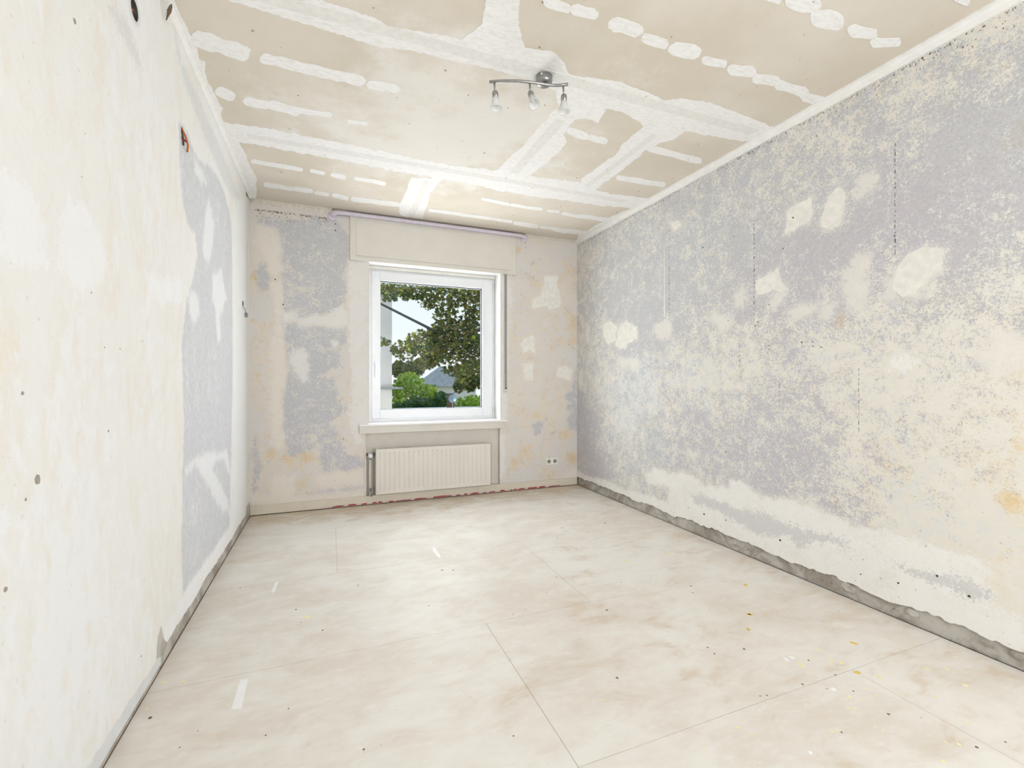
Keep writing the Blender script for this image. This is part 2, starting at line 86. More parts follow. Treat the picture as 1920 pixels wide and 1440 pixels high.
CEIL_CAPS=[[(0.863,1.771),(0.853,1.765),(0.845,1.76),(0.838,1.751),(0.837,1.74),(0.839,1.732),(0.846,1.724),(0.856,1.724),(0.898,1.72),(0.943,1.721),(0.955,1.726),(0.963,1.73),(0.969,1.74),(0.969,1.751),(0.97,1.763),(0.963,1.766),(0.952,1.768),(0.908,1.772)],[(1.0,1.767),(0.984,1.761),(0.974,1.754),(0.965,1.744),(0.965,1.731),(0.963,1.72),(0.972,1.715),(0.98,1.706),(1.022,1.708),(1.061,1.699),(1.075,1.709),(1.087,1.71),(1.096,1.723),(1.099,1.733),(1.098,1.747),(1.091,1.753),(1.081,1.756),(1.04,1.761)],[(1.212,1.784),(1.194,1.773),(1.176,1.77),(1.164,1.755),(1.158,1.738),(1.16,1.727),(1.167,1.714),(1.176,1.704),(1.212,1.7),(1.251,1.701),(1.29,1.701),(1.305,1.705),(1.321,1.71),(1.334,1.722),(1.343,1.737),(1.338,1.748),(1.333,1.759),(1.327,1.774),(1.286,1.774),(1.245,1.771)],[(1.394,1.788),(1.38,1.786),(1.364,1.777),(1.358,1.765),(1.351,1.754),(1.348,1.743),(1.355,1.735),(1.368,1.733),(1.413,1.729),(1.463,1.729),(1.476,1.73),(1.487,1.739),(1.502,1.749),(1.507,1.765),(1.51,1.776),(1.505,1.784),(1.49,1.785),(1.444,1.79)],[(1.581,1.801),(1.565,1.802),(1.549,1.795),(1.526,1.785),(1.515,1.768),(1.513,1.752),(1.52,1.741),(1.524,1.726),(1.572,1.715),(1.621,1.705),(1.642,1.71),(1.661,1.713),(1.682,1.726),(1.69,1.746),(1.7,1.76),(1.694,1.774),(1.689,1.786),(1.638,1.798)],[(1.77,1.796),(1.757,1.796),(1.743,1.789),(1.733,1.777),(1.72,1.768),(1.719,1.76),(1.723,1.751),(1.73,1.745),(1.783,1.742),(1.831,1.733),(1.841,1.73),(1.853,1.736),(1.866,1.746),(1.873,1.755),(1.88,1.764),(1.881,1.778),(1.867,1.777),(1.822,1.79)],[(1.964,1.807),(1.944,1.803),(1.932,1.798),(1.911,1.788),(1.897,1.773),(1.89,1.758),(1.892,1.75),(1.899,1.742),(1.953,1.733),(1.997,1.714),(2.011,1.715),(2.032,1.72),(2.051,1.734),(2.068,1.746),(2.069,1.757),(2.072,1.772),(2.068,1.781),(2.013,1.792)],[(2.141,1.808),(2.123,1.807),(2.106,1.803),(2.091,1.791),(2.077,1.777),(2.071,1.765),(2.065,1.75),(2.079,1.749),(2.129,1.734),(2.183,1.722),(2.195,1.72),(2.215,1.729),(2.239,1.741),(2.252,1.754),(2.262,1.765),(2.265,1.78),(2.254,1.786),(2.193,1.793)],[(2.294,1.804),(2.272,1.797),(2.249,1.785),(2.224,1.775),(2.214,1.76),(2.211,1.746),(2.212,1.734),(2.23,1.736),(2.298,1.739),(2.361,1.736),(2.419,1.729),(2.448,1.739),(2.464,1.744),(2.486,1.759),(2.504,1.774),(2.511,1.789),(2.507,1.798),(2.491,1.801),(2.418,1.795),(2.349,1.794)],[(2.534,1.821),(2.522,1.822),(2.498,1.811),(2.472,1.801),(2.459,1.786),(2.455,1.773),(2.455,1.764),(2.47,1.762),(2.527,1.757),(2.582,1.75),(2.602,1.75),(2.625,1.758),(2.645,1.769),(2.66,1.785),(2.668,1.796),(2.663,1.805),(2.652,1.809),(2.599,1.82)],[(1.86,1.389),(1.835,1.388),(1.812,1.385),(1.789,1.371),(1.776,1.356),(1.767,1.337),(1.778,1.333),(1.788,1.321),(1.832,1.316),(1.87,1.305),(1.892,1.305),(1.923,1.313),(1.945,1.322),(1.964,1.337),(1.958,1.35),(1.968,1.371),(1.945,1.371),(1.909,1.386)],[(2.055,1.416),(2.026,1.416),(2.002,1.408),(1.979,1.394),(1.955,1.378),(1.955,1.363),(1.952,1.347),(1.976,1.347),(2.007,1.33),(2.057,1.326),(2.088,1.33),(2.105,1.335),(2.132,1.348),(2.15,1.36),(2.164,1.377),(2.163,1.39),(2.146,1.398),(2.102,1.409)],[(2.27,1.398),(2.246,1.395),(2.231,1.39),(2.21,1.382),(2.191,1.372),(2.183,1.359),(2.188,1.35),(2.192,1.342),(2.249,1.339),(2.297,1.328),(2.311,1.325),(2.327,1.327),(2.347,1.339),(2.37,1.347),(2.379,1.364),(2.371,1.366),(2.359,1.372),(2.314,1.384)],[(2.44,1.401),(2.428,1.403),(2.409,1.398),(2.393,1.392),(2.376,1.386),(2.368,1.376),(2.365,1.367),(2.369,1.361),(2.42,1.345),(2.463,1.325),(2.469,1.319),(2.487,1.321),(2.505,1.327),(2.522,1.335),(2.532,1.344),(2.535,1.353),(2.527,1.358),(2.482,1.379)],[(2.461,1.103),(2.449,1.103),(2.436,1.098),(2.424,1.094),(2.418,1.088),(2.415,1.083),(2.422,1.081),(2.431,1.079),(2.49,1.076),(2.506,1.078),(2.516,1.08),(2.525,1.086),(2.531,1.091),(2.532,1.095),(2.531,1.099),(2.521,1.101)],[(1.703,1.397),(1.695,1.397),(1.685,1.394),(1.677,1.389),(1.671,1.382),(1.674,1.377),(1.676,1.373),(1.683,1.371),(1.74,1.362),(1.753,1.364),(1.762,1.366),(1.768,1.372),(1.773,1.377),(1.776,1.384),(1.775,1.391),(1.766,1.391)],[(-0.311,2.618),(-0.32,2.613),(-0.325,2.602),(-0.324,2.583),(-0.318,2.565),(-0.312,2.551),(-0.302,2.538),(-0.29,2.527),(-0.26,2.536),(-0.225,2.526),(-0.193,2.527),(-0.16,2.529),(-0.128,2.538),(-0.093,2.531),(-0.059,2.528),(-0.025,2.533),(0.01,2.534),(0.045,2.532),(0.081,2.533),(0.118,2.524),(0.154,2.53),(0.165,2.528),(0.172,2.548),(0.18,2.561),(0.178,2.582),(0.168,2.598),(0.159,2.614),(0.148,2.621),(0.11,2.623),(0.073,2.611),(0.035,2.625),(-0.001,2.619),(-0.038,2.626),(-0.072,2.618),(-0.108,2.623),(-0.142,2.618),(-0.177,2.62),(-0.211,2.618),(-0.243,2.61),(-0.277,2.612)],[(-0.585,3.008),(-0.592,2.994),(-0.593,2.978),(-0.589,2.957),(-0.577,2.934),(-0.57,2.921),(-0.558,2.911),(-0.546,2.903),(-0.501,2.929),(-0.497,2.943),(-0.491,2.962),(-0.495,2.983),(-0.502,3.001),(-0.516,3.028),(-0.527,3.029),(-0.537,3.038)],[(-0.451,3.048),(-0.458,3.037),(-0.463,3.027),(-0.463,3.009),(-0.456,2.989),(-0.45,2.972),(-0.439,2.955),(-0.428,2.949),(-0.381,2.96),(-0.331,2.955),(-0.323,2.966),(-0.317,2.972),(-0.315,2.993),(-0.323,3.011),(-0.327,3.028),(-0.34,3.045),(-0.35,3.05),(-0.402,3.053)],[(-0.323,3.043),(-0.332,3.032),(-0.336,3.019),(-0.335,2.994),(-0.33,2.972),(-0.321,2.954),(-0.31,2.941),(-0.3,2.934),(-0.259,2.946),(-0.218,2.953),(-0.174,2.951),(-0.164,2.955),(-0.156,2.972),(-0.16,2.995),(-0.159,3.016),(-0.169,3.035),(-0.18,3.057),(-0.193,3.064),(-0.235,3.045),(-0.28,3.045)],[(0.112,3.025),(0.107,3.024),(0.104,3.015),(0.1,3.006),(0.102,2.995),(0.105,2.982),(0.109,2.978),(0.115,2.975),(0.162,2.974),(0.21,2.965),(0.216,2.97),(0.22,2.975),(0.222,2.986),(0.222,2.995),(0.219,3.005),(0.216,3.012),(0.21,3.014),(0.161,3.017)],[(-0.529,3.845),(-0.534,3.839),(-0.535,3.829),(-0.537,3.814),(-0.532,3.798),(-0.526,3.783),(-0.521,3.777),(-0.514,3.772),(-0.464,3.776),(-0.413,3.781),(-0.358,3.772),(-0.306,3.778),(-0.252,3.779),(-0.199,3.793),(-0.194,3.792),(-0.191,3.8),(-0.189,3.817),(-0.189,3.831),(-0.194,3.848),(-0.201,3.857),(-0.208,3.859),(-0.262,3.853),(-0.318,3.861),(-0.371,3.849),(-0.425,3.853),(-0.476,3.842)],[(-0.132,3.845),(-0.136,3.847),(-0.14,3.832),(-0.142,3.821),(-0.141,3.807),(-0.137,3.794),(-0.131,3.78),(-0.125,3.777),(-0.043,3.791),(-0.037,3.789),(-0.035,3.801),(-0.031,3.812),(-0.032,3.828),(-0.036,3.841),(-0.043,3.851),(-0.049,3.858)],[(0.018,3.871),(0.011,3.856),(0.007,3.844),(0.006,3.826),(0.009,3.806),(0.014,3.79),(0.02,3.785),(0.028,3.779),(0.109,3.802),(0.116,3.817),(0.122,3.825),(0.124,3.844),(0.123,3.862),(0.117,3.879),(0.11,3.893),(0.102,3.887)],[(0.191,3.869),(0.186,3.865),(0.181,3.849),(0.179,3.832),(0.179,3.813),(0.18,3.797),(0.186,3.784),(0.194,3.789),(0.264,3.791),(0.336,3.79),(0.41,3.803),(0.416,3.803),(0.421,3.818),(0.428,3.835),(0.427,3.852),(0.425,3.868),(0.42,3.885),(0.413,3.889),(0.337,3.871),(0.264,3.865)],[(-0.495,4.274),(-0.5,4.261),(-0.504,4.251),(-0.5,4.231),(-0.498,4.211),(-0.493,4.192),(-0.485,4.179),(-0.478,4.177),(-0.417,4.177),(-0.355,4.184),(-0.293,4.196),(-0.287,4.197),(-0.284,4.206),(-0.281,4.228),(-0.284,4.247),(-0.29,4.263),(-0.296,4.272),(-0.304,4.283),(-0.367,4.272),(-0.433,4.279)],[(-0.279,4.27),(-0.285,4.27),(-0.287,4.256),(-0.291,4.236),(-0.288,4.216),(-0.282,4.193),(-0.276,4.186),(-0.267,4.177),(-0.205,4.177),(-0.143,4.182),(-0.137,4.198),(-0.131,4.204),(-0.128,4.224),(-0.131,4.242),(-0.135,4.261),(-0.144,4.271),(-0.151,4.274),(-0.216,4.279)],[(-0.11,4.286),(-0.116,4.276),(-0.118,4.267),(-0.12,4.249),(-0.12,4.232),(-0.115,4.215),(-0.108,4.199),(-0.102,4.205),(-0.014,4.21),(-0.008,4.216),(-0.002,4.233),(-0.0,4.246),(-0.005,4.267),(-0.008,4.284),(-0.013,4.293),(-0.02,4.295)],[(0.031,4.29),(0.023,4.285),(0.021,4.272),(0.018,4.252),(0.02,4.228),(0.025,4.215),(0.031,4.204),(0.037,4.193),(0.142,4.224),(0.148,4.234),(0.154,4.252),(0.157,4.273),(0.155,4.297),(0.15,4.308),(0.145,4.327),(0.137,4.328)],[(0.192,4.325),(0.183,4.32),(0.177,4.305),(0.174,4.285),(0.175,4.259),(0.178,4.238),(0.183,4.224),(0.192,4.217),(0.264,4.208),(0.338,4.209),(0.412,4.211),(0.487,4.202),(0.562,4.192),(0.573,4.207),(0.582,4.218),(0.587,4.239),(0.589,4.266),(0.588,4.29),(0.582,4.304),(0.572,4.307),(0.495,4.316),(0.418,4.323),(0.342,4.312),(0.267,4.333)],[(1.262,3.877),(1.257,3.876),(1.249,3.864),(1.243,3.853),(1.238,3.839),(1.237,3.824),(1.243,3.822),(1.246,3.813),(1.331,3.824),(1.415,3.83),(1.504,3.842),(1.513,3.851),(1.517,3.856),(1.526,3.869),(1.53,3.885),(1.533,3.9),(1.528,3.905),(1.525,3.911),(1.436,3.902),(1.347,3.885)],[(1.556,3.91),(1.55,3.912),(1.54,3.897),(1.533,3.884),(1.527,3.866),(1.525,3.856),(1.527,3.843),(1.531,3.834),(1.663,3.849),(1.671,3.848),(1.678,3.859),(1.687,3.872),(1.692,3.888),(1.696,3.904),(1.695,3.918),(1.686,3.914)],[(1.72,3.917),(1.715,3.92),(1.703,3.907),(1.695,3.89),(1.686,3.874),(1.682,3.856),(1.689,3.852),(1.694,3.847),(1.817,3.833),(1.826,3.835),(1.839,3.85),(1.845,3.865),(1.854,3.878),(1.853,3.892),(1.852,3.901),(1.847,3.907)],[(1.929,3.911),(1.921,3.907),(1.915,3.903),(1.906,3.891),(1.902,3.879),(1.899,3.865),(1.901,3.86),(1.904,3.856),(2.006,3.848),(2.013,3.852),(2.019,3.854),(2.026,3.865),(2.033,3.876),(2.034,3.885),(2.036,3.899),(2.029,3.896)],[(2.098,3.933),(2.088,3.931),(2.074,3.915),(2.063,3.9),(2.059,3.883),(2.056,3.869),(2.056,3.855),(2.061,3.85),(2.156,3.868),(2.248,3.874),(2.255,3.872),(2.268,3.884),(2.28,3.903),(2.287,3.92),(2.292,3.937),(2.292,3.948),(2.284,3.949),(2.189,3.937)],[(2.306,3.944),(2.293,3.94),(2.278,3.924),(2.26,3.902),(2.247,3.877),(2.245,3.86),(2.243,3.844),(2.253,3.842),(2.336,3.832),(2.435,3.848),(2.519,3.834),(2.619,3.846),(2.632,3.848),(2.644,3.858),(2.659,3.877),(2.674,3.902),(2.678,3.916),(2.686,3.94),(2.679,3.944),(2.585,3.948),(2.487,3.94),(2.393,3.938)],[(0.883,4.329),(0.875,4.324),(0.868,4.311),(0.865,4.292),(0.861,4.273),(0.861,4.258),(0.864,4.247),(0.869,4.239),(0.947,4.246),(1.023,4.239),(1.101,4.238),(1.182,4.244),(1.263,4.248),(1.343,4.242),(1.425,4.238),(1.51,4.241),(1.596,4.245),(1.682,4.243),(1.692,4.248),(1.7,4.257),(1.711,4.272),(1.716,4.29),(1.716,4.305),(1.718,4.326),(1.712,4.331),(1.622,4.327),(1.534,4.321),(1.45,4.325),(1.366,4.327),(1.281,4.321),(1.201,4.331),(1.117,4.318),(1.038,4.32),(0.959,4.319)],[(1.769,4.359),(1.761,4.363),(1.745,4.343),(1.734,4.32),(1.728,4.298),(1.723,4.273),(1.728,4.261),(1.735,4.256),(1.853,4.257),(1.978,4.271),(1.994,4.29),(2.006,4.301),(2.021,4.321),(2.03,4.347),(2.031,4.361),(2.029,4.378),(2.019,4.379),(1.897,4.38)],[(2.067,4.369),(2.056,4.362),(2.048,4.355),(2.039,4.34),(2.033,4.324),(2.028,4.305),(2.026,4.292),(2.035,4.295),(2.151,4.281),(2.159,4.284),(2.168,4.296),(2.179,4.309),(2.189,4.326),(2.19,4.342),(2.192,4.356),(2.183,4.352)],[(2.222,4.385),(2.209,4.376),(2.192,4.361),(2.178,4.334),(2.166,4.305),(2.159,4.28),(2.168,4.278),(2.173,4.268),(2.324,4.29),(2.343,4.308),(2.36,4.323),(2.373,4.349),(2.385,4.378),(2.388,4.394),(2.392,4.416),(2.382,4.42)],[(2.4,4.401),(2.382,4.384),(2.363,4.373),(2.35,4.344),(2.333,4.319),(2.328,4.289),(2.328,4.275),(2.337,4.273),(2.443,4.265),(2.559,4.276),(2.569,4.277),(2.591,4.301),(2.613,4.323),(2.625,4.355),(2.634,4.373),(2.631,4.388),(2.622,4.392),(2.508,4.393)],[(1.452,2.63),(1.443,2.63),(1.427,2.616),(1.416,2.599),(1.409,2.582),(1.409,2.566),(1.416,2.558),(1.428,2.559),(1.484,2.559),(1.543,2.568),(1.561,2.579),(1.575,2.588),(1.586,2.602),(1.59,2.622),(1.589,2.631),(1.582,2.64),(1.575,2.651),(1.516,2.648)],[(1.605,2.64),(1.595,2.638),(1.582,2.632),(1.57,2.617),(1.567,2.603),(1.565,2.587),(1.57,2.581),(1.577,2.575),(1.636,2.58),(1.691,2.576),(1.702,2.581),(1.72,2.592),(1.728,2.607),(1.735,2.619),(1.74,2.639),(1.738,2.648),(1.726,2.648),(1.669,2.652)],[(2.076,2.62),(2.061,2.614),(2.045,2.606),(2.031,2.59),(2.024,2.573),(2.016,2.557),(2.019,2.548),(2.032,2.55),(2.097,2.544),(2.169,2.546),(2.245,2.553),(2.321,2.559),(2.393,2.555),(2.467,2.554),(2.485,2.561),(2.504,2.572),(2.517,2.587),(2.537,2.604),(2.542,2.622),(2.532,2.623),(2.528,2.633),(2.453,2.636),(2.373,2.63),(2.291,2.619),(2.221,2.624),(2.149,2.624)],[(2.146,3.087),(2.13,3.08),(2.117,3.069),(2.105,3.055),(2.095,3.037),(2.085,3.021),(2.09,3.011),(2.099,3.008),(2.167,3.008),(2.226,2.993),(2.295,2.991),(2.368,2.994),(2.437,2.99),(2.498,2.974),(2.514,2.982),(2.538,2.995),(2.549,3.009),(2.564,3.024),(2.567,3.041),(2.571,3.057),(2.561,3.059),(2.486,3.058),(2.422,3.072),(2.353,3.077),(2.282,3.08),(2.211,3.079)],[(-0.594,2.598),(-0.602,2.587),(-0.604,2.567),(-0.602,2.546),(-0.592,2.517),(-0.577,2.494),(-0.562,2.478),(-0.549,2.482),(-0.519,2.476),(-0.491,2.482),(-0.467,2.5),(-0.436,2.497),(-0.404,2.495),(-0.375,2.509),(-0.365,2.508),(-0.354,2.53),(-0.364,2.556),(-0.369,2.581),(-0.38,2.61),(-0.399,2.63),(-0.416,2.633),(-0.447,2.626),(-0.477,2.619),(-0.503,2.602),(-0.539,2.616),(-0.569,2.611)],[(0.205,2.621),(0.196,2.622),(0.19,2.608),(0.185,2.594),(0.189,2.578),(0.191,2.559),(0.198,2.555),(0.208,2.547),(0.25,2.538),(0.294,2.536),(0.336,2.534),(0.347,2.545),(0.355,2.554),(0.361,2.565),(0.357,2.582),(0.356,2.6),(0.347,2.604),(0.338,2.608),(0.294,2.614),(0.249,2.624)],[(-0.168,3.019),(-0.174,3.016),(-0.178,3.009),(-0.177,2.997),(-0.176,2.985),(-0.173,2.97),(-0.167,2.964),(-0.161,2.957),(-0.121,2.955),(-0.08,2.954),(-0.039,2.946),(0.002,2.938),(0.007,2.945),(0.013,2.951),(0.015,2.962),(0.013,2.977),(0.011,2.984),(0.004,2.995),(-0.002,3.001),(-0.044,3.003),(-0.086,3.012),(-0.128,3.019)]]
RIGHT_BLUE=[(4.404,2.578,0.5),(3.891,2.234,0.6),(3.466,2.242,0.6),(3.108,2.069,0.7),(2.803,2.298,0.6),(2.54,2.222,0.55),(2.31,2.412,0.65),(2.108,2.441,0.6),(1.928,2.532,0.5),(1.768,2.552,0.5),(1.625,2.541,0.5),(1.377,2.574,0.42),(1.171,2.614,0.42),(1.03,2.671,0.35),(1.738,2.296,0.7),(1.495,2.255,0.8),(1.377,2.285,0.85),(1.269,2.186,0.9),(1.171,2.313,0.85),(1.081,2.383,0.75),(0.998,2.337,0.8),(0.998,2.004,0.7),(1.081,2.083,0.75),(1.171,1.952,0.75),(1.269,1.935,0.85),(1.377,1.943,0.75),(4.186,1.955,0.6),(3.891,2.02,0.75),(3.466,1.753,0.8),(3.175,1.717,0.85),(2.803,1.838,0.65),(2.54,1.95,0.6),(2.31,1.902,0.65),(2.108,1.996,0.7),(1.928,1.886,0.8),(1.768,1.849,0.85),(1.625,1.961,0.7),(1.495,2.062,0.6),(4.404,1.573,0.5),(3.891,1.538,0.6),(3.466,1.508,0.7),(3.108,1.483,0.45),(2.803,1.588,0.6),(2.64,1.571,0.6),(2.31,1.647,0.6),(2.185,1.56,0.75),(1.928,1.563,0.75),(1.768,1.635,0.6),(1.625,1.526,0.6),(1.495,1.537,0.7),(1.377,1.548,0.6),(1.269,1.482,0.55),(1.171,1.518,0.5),(1.081,1.597,0.5),(0.998,1.715,0.65),(0.966,1.444,0.45),(4.186,1.274,0.5),(3.466,1.264,0.4),(2.92,1.298,0.35),(2.54,1.327,0.25),(2.31,1.428,0.3),(2.108,1.414,0.35),(1.928,1.434,0.4),(1.768,1.36,0.25),(1.625,1.41,0.2),(1.377,1.39,0.25),(1.171,1.373,0.35),(1.081,1.366,0.4),(0.998,1.315,0.2),(4.404,0.687,0.75),(3.891,0.842,0.4),(3.466,0.97,0.35),(3.108,0.988,0.35),(2.803,1.003,0.45),(2.54,1.094,0.3),(2.31,1.1,0.45),(2.108,1.14,0.6),(1.928,1.143,0.55),(1.768,1.054,0.45),(1.625,1.178,0.25),(1.377,1.179,0.35),(1.269,1.13,0.45),(1.081,1.135,0.35),(0.998,1.115,0.15),(4.404,0.391,0.8),(3.891,0.467,0.5),(3.466,0.529,0.5),(3.108,0.672,0.6),(2.86,0.83,0.7),(2.54,0.86,0.5),(2.226,0.925,0.6),(1.997,0.911,0.65),(1.799,0.96,0.75),(1.666,0.942,0.25),(1.495,0.958,0.2),(1.333,0.843,0.35),(1.269,0.802,0.45),(1.134,0.802,0.35),(0.998,0.937,0.1),(4.084,0.216,0.75),(3.712,0.287,0.5),(3.316,0.315,0.5),(2.803,0.543,0.7),(2.589,0.54,0.55),(2.31,0.627,0.6),(2.146,0.55,0.8),(1.928,0.659,0.6),(1.799,0.62,0.75),(1.738,0.542,0.75),(1.611,0.658,0.2),(1.377,0.653,0.15),(1.171,0.626,0.15),(0.998,0.671,0.05),(0.998,0.382,0.05),(1.928,0.401,0.3),(2.803,0.335,0.3)]
RIGHT_VIOLET=[(1.377,1.943,0.9),(1.269,1.985,0.8),(1.47,2.053,0.6),(1.862,0.923,0.95),(1.83,0.739,0.8),(2.108,1.688,0.7),(1.928,1.951,0.6),(1.738,1.903,0.7),(4.404,0.332,0.9),(4.348,0.809,0.6),(2.86,0.873,0.8),(2.747,0.553,0.7),(1.081,2.268,0.3),(1.495,2.338,0.5),(3.466,1.949,0.1),(2.31,2.157,0.4),(3.108,1.709,0.35),(3.891,1.27,0.05),(3.466,0.627,0.0),(2.54,0.471,0.5),(2.146,0.55,0.7),(1.377,1.232,0.4),(1.03,1.859,0.4),(2.185,0.893,0.6),(1.997,2.299,0.35),(2.803,2.089,0.2)]
RIGHT_OCHRE=[(0.985,2.206,0.046,1.0),(1.02,2.518,0.029,0.8),(1.009,0.686,0.044,1.0),(0.98,0.915,0.039,0.9),(1.715,0.511,0.04,0.9),(1.859,0.794,0.044,0.6),(1.694,1.534,0.045,0.9),(1.116,0.664,0.044,0.5),(1.738,1.963,0.029,0.4),(2.31,1.246,0.042,0.3),(2.803,0.752,0.078,0.6),(2.64,0.531,0.051,0.5),(2.146,0.135,0.054,0.8),(1.495,0.323,0.034,0.5),(1.171,0.385,0.026,0.5),(1.047,0.544,0.065,0.5),(1.652,2.218,0.022,0.9),(1.081,1.089,0.034,0.3),(2.31,1.756,0.051,0.3),(1.311,2.102,0.029,0.4),(1.652,0.562,0.028,0.7),(0.998,1.226,0.047,0.35),(1.333,0.843,0.217,0.42),(1.081,0.765,0.145,0.45),(1.03,1.046,0.11,0.4),(1.495,0.682,0.14,0.35),(0.998,0.448,0.092,0.4)]
RIGHT_COOL=[(3.627,0.962,0.363,0.8),(3.466,1.312,0.296,0.7),(3.244,0.609,0.227,0.7),(3.891,0.627,0.242,0.6),(2.803,1.17,0.218,0.4),(3.627,0.354,0.218,0.6),(4.084,2.163,0.261,0.4),(3.466,2.536,0.203,0.5),(2.108,0.182,0.149,0.4)]
RIGHT_WHITE=[[(4.64,0.172),(4.449,0.134),(4.034,0.17),(3.729,0.144),(3.474,0.161),(3.095,0.171),(3.082,0.313),(3.345,0.276),(3.382,0.34),(3.265,0.428),(3.043,0.419),(2.938,0.465),(2.747,0.429),(2.688,0.397),(2.453,0.435),(2.439,0.503),(2.301,0.497),(2.255,0.45),(2.177,0.436),(2.001,0.451),(1.882,0.448),(1.735,0.44),(1.672,0.425),(1.622,0.398),(1.465,0.426),(1.348,0.422),(1.229,0.416),(1.132,0.416),(1.088,0.397),(1.069,0.372),(1.06,0.311),(1.05,0.247),(0.958,0.212),(0.958,-0.082),(1.928,-0.019),(4.64,-0.075)],[(1.461,1.309),(1.377,1.316),(1.322,1.282),(1.366,1.253),(1.451,1.249)]]
RIGHT_GREY=[[(2.86,0.301),(2.656,0.327),(2.467,0.318),(2.362,0.3),(2.222,0.319),(2.059,0.305),(1.824,0.304),(1.683,0.315),(1.633,0.278),(1.694,0.266),(1.824,0.26),(1.895,0.211),(1.942,0.186),(2.001,0.232),(2.111,0.187),(2.267,0.166),(2.353,0.202),(2.599,0.242),(2.781,0.24)],[(1.43,0.27),(1.229,0.292),(1.1,0.309),(1.062,0.258),(1.132,0.227),(1.221,0.241),(1.333,0.241)]]
RIGHT_CREAM=[[(3.265,1.681),(3.115,1.728),(3.043,1.656),(3.063,1.561),(3.189,1.544),(3.287,1.618)],[(2.412,1.795),(2.349,1.832),(2.31,1.756),(2.34,1.699),(2.412,1.72)],[(2.599,1.693),(2.439,1.66),(2.425,1.587),(2.52,1.555),(2.599,1.638)],[(2.012,1.627),(1.922,1.653),(1.808,1.635),(1.849,1.591),(1.976,1.589)],[(1.808,1.558),(1.78,1.622),(1.712,1.632),(1.75,1.578)],[(1.07,1.347),(1.022,1.391),(0.966,1.353),(0.966,1.228),(1.048,1.22),(1.093,1.295)],[(1.622,2.209),(1.579,2.321),(1.522,2.289),(1.507,2.21),(1.571,2.173),(1.614,2.169)],[(1.666,1.802),(1.614,1.874),(1.55,1.866),(1.555,1.752),(1.563,1.643),(1.571,1.573),(1.658,1.603),(1.677,1.701)],[(3.643,1.388),(3.529,1.403),(3.466,1.352),(3.577,1.295)],[(3.799,1.405),(3.66,1.409),(3.627,1.347),(3.746,1.32)],[(1.475,1.628),(1.461,1.712),(1.4,1.75),(1.413,1.601)],[(2.142,1.68),(2.092,1.778),(2.001,1.761),(2.041,1.691),(2.111,1.647)],[(2.86,0.652),(2.803,0.627),(2.747,0.656),(2.775,0.59),(2.872,0.566)],[(4.404,1.81),(4.337,1.773),(4.359,1.629),(4.426,1.693)],[(4.567,1.311),(4.496,1.339),(4.496,1.159),(4.567,1.128)]]
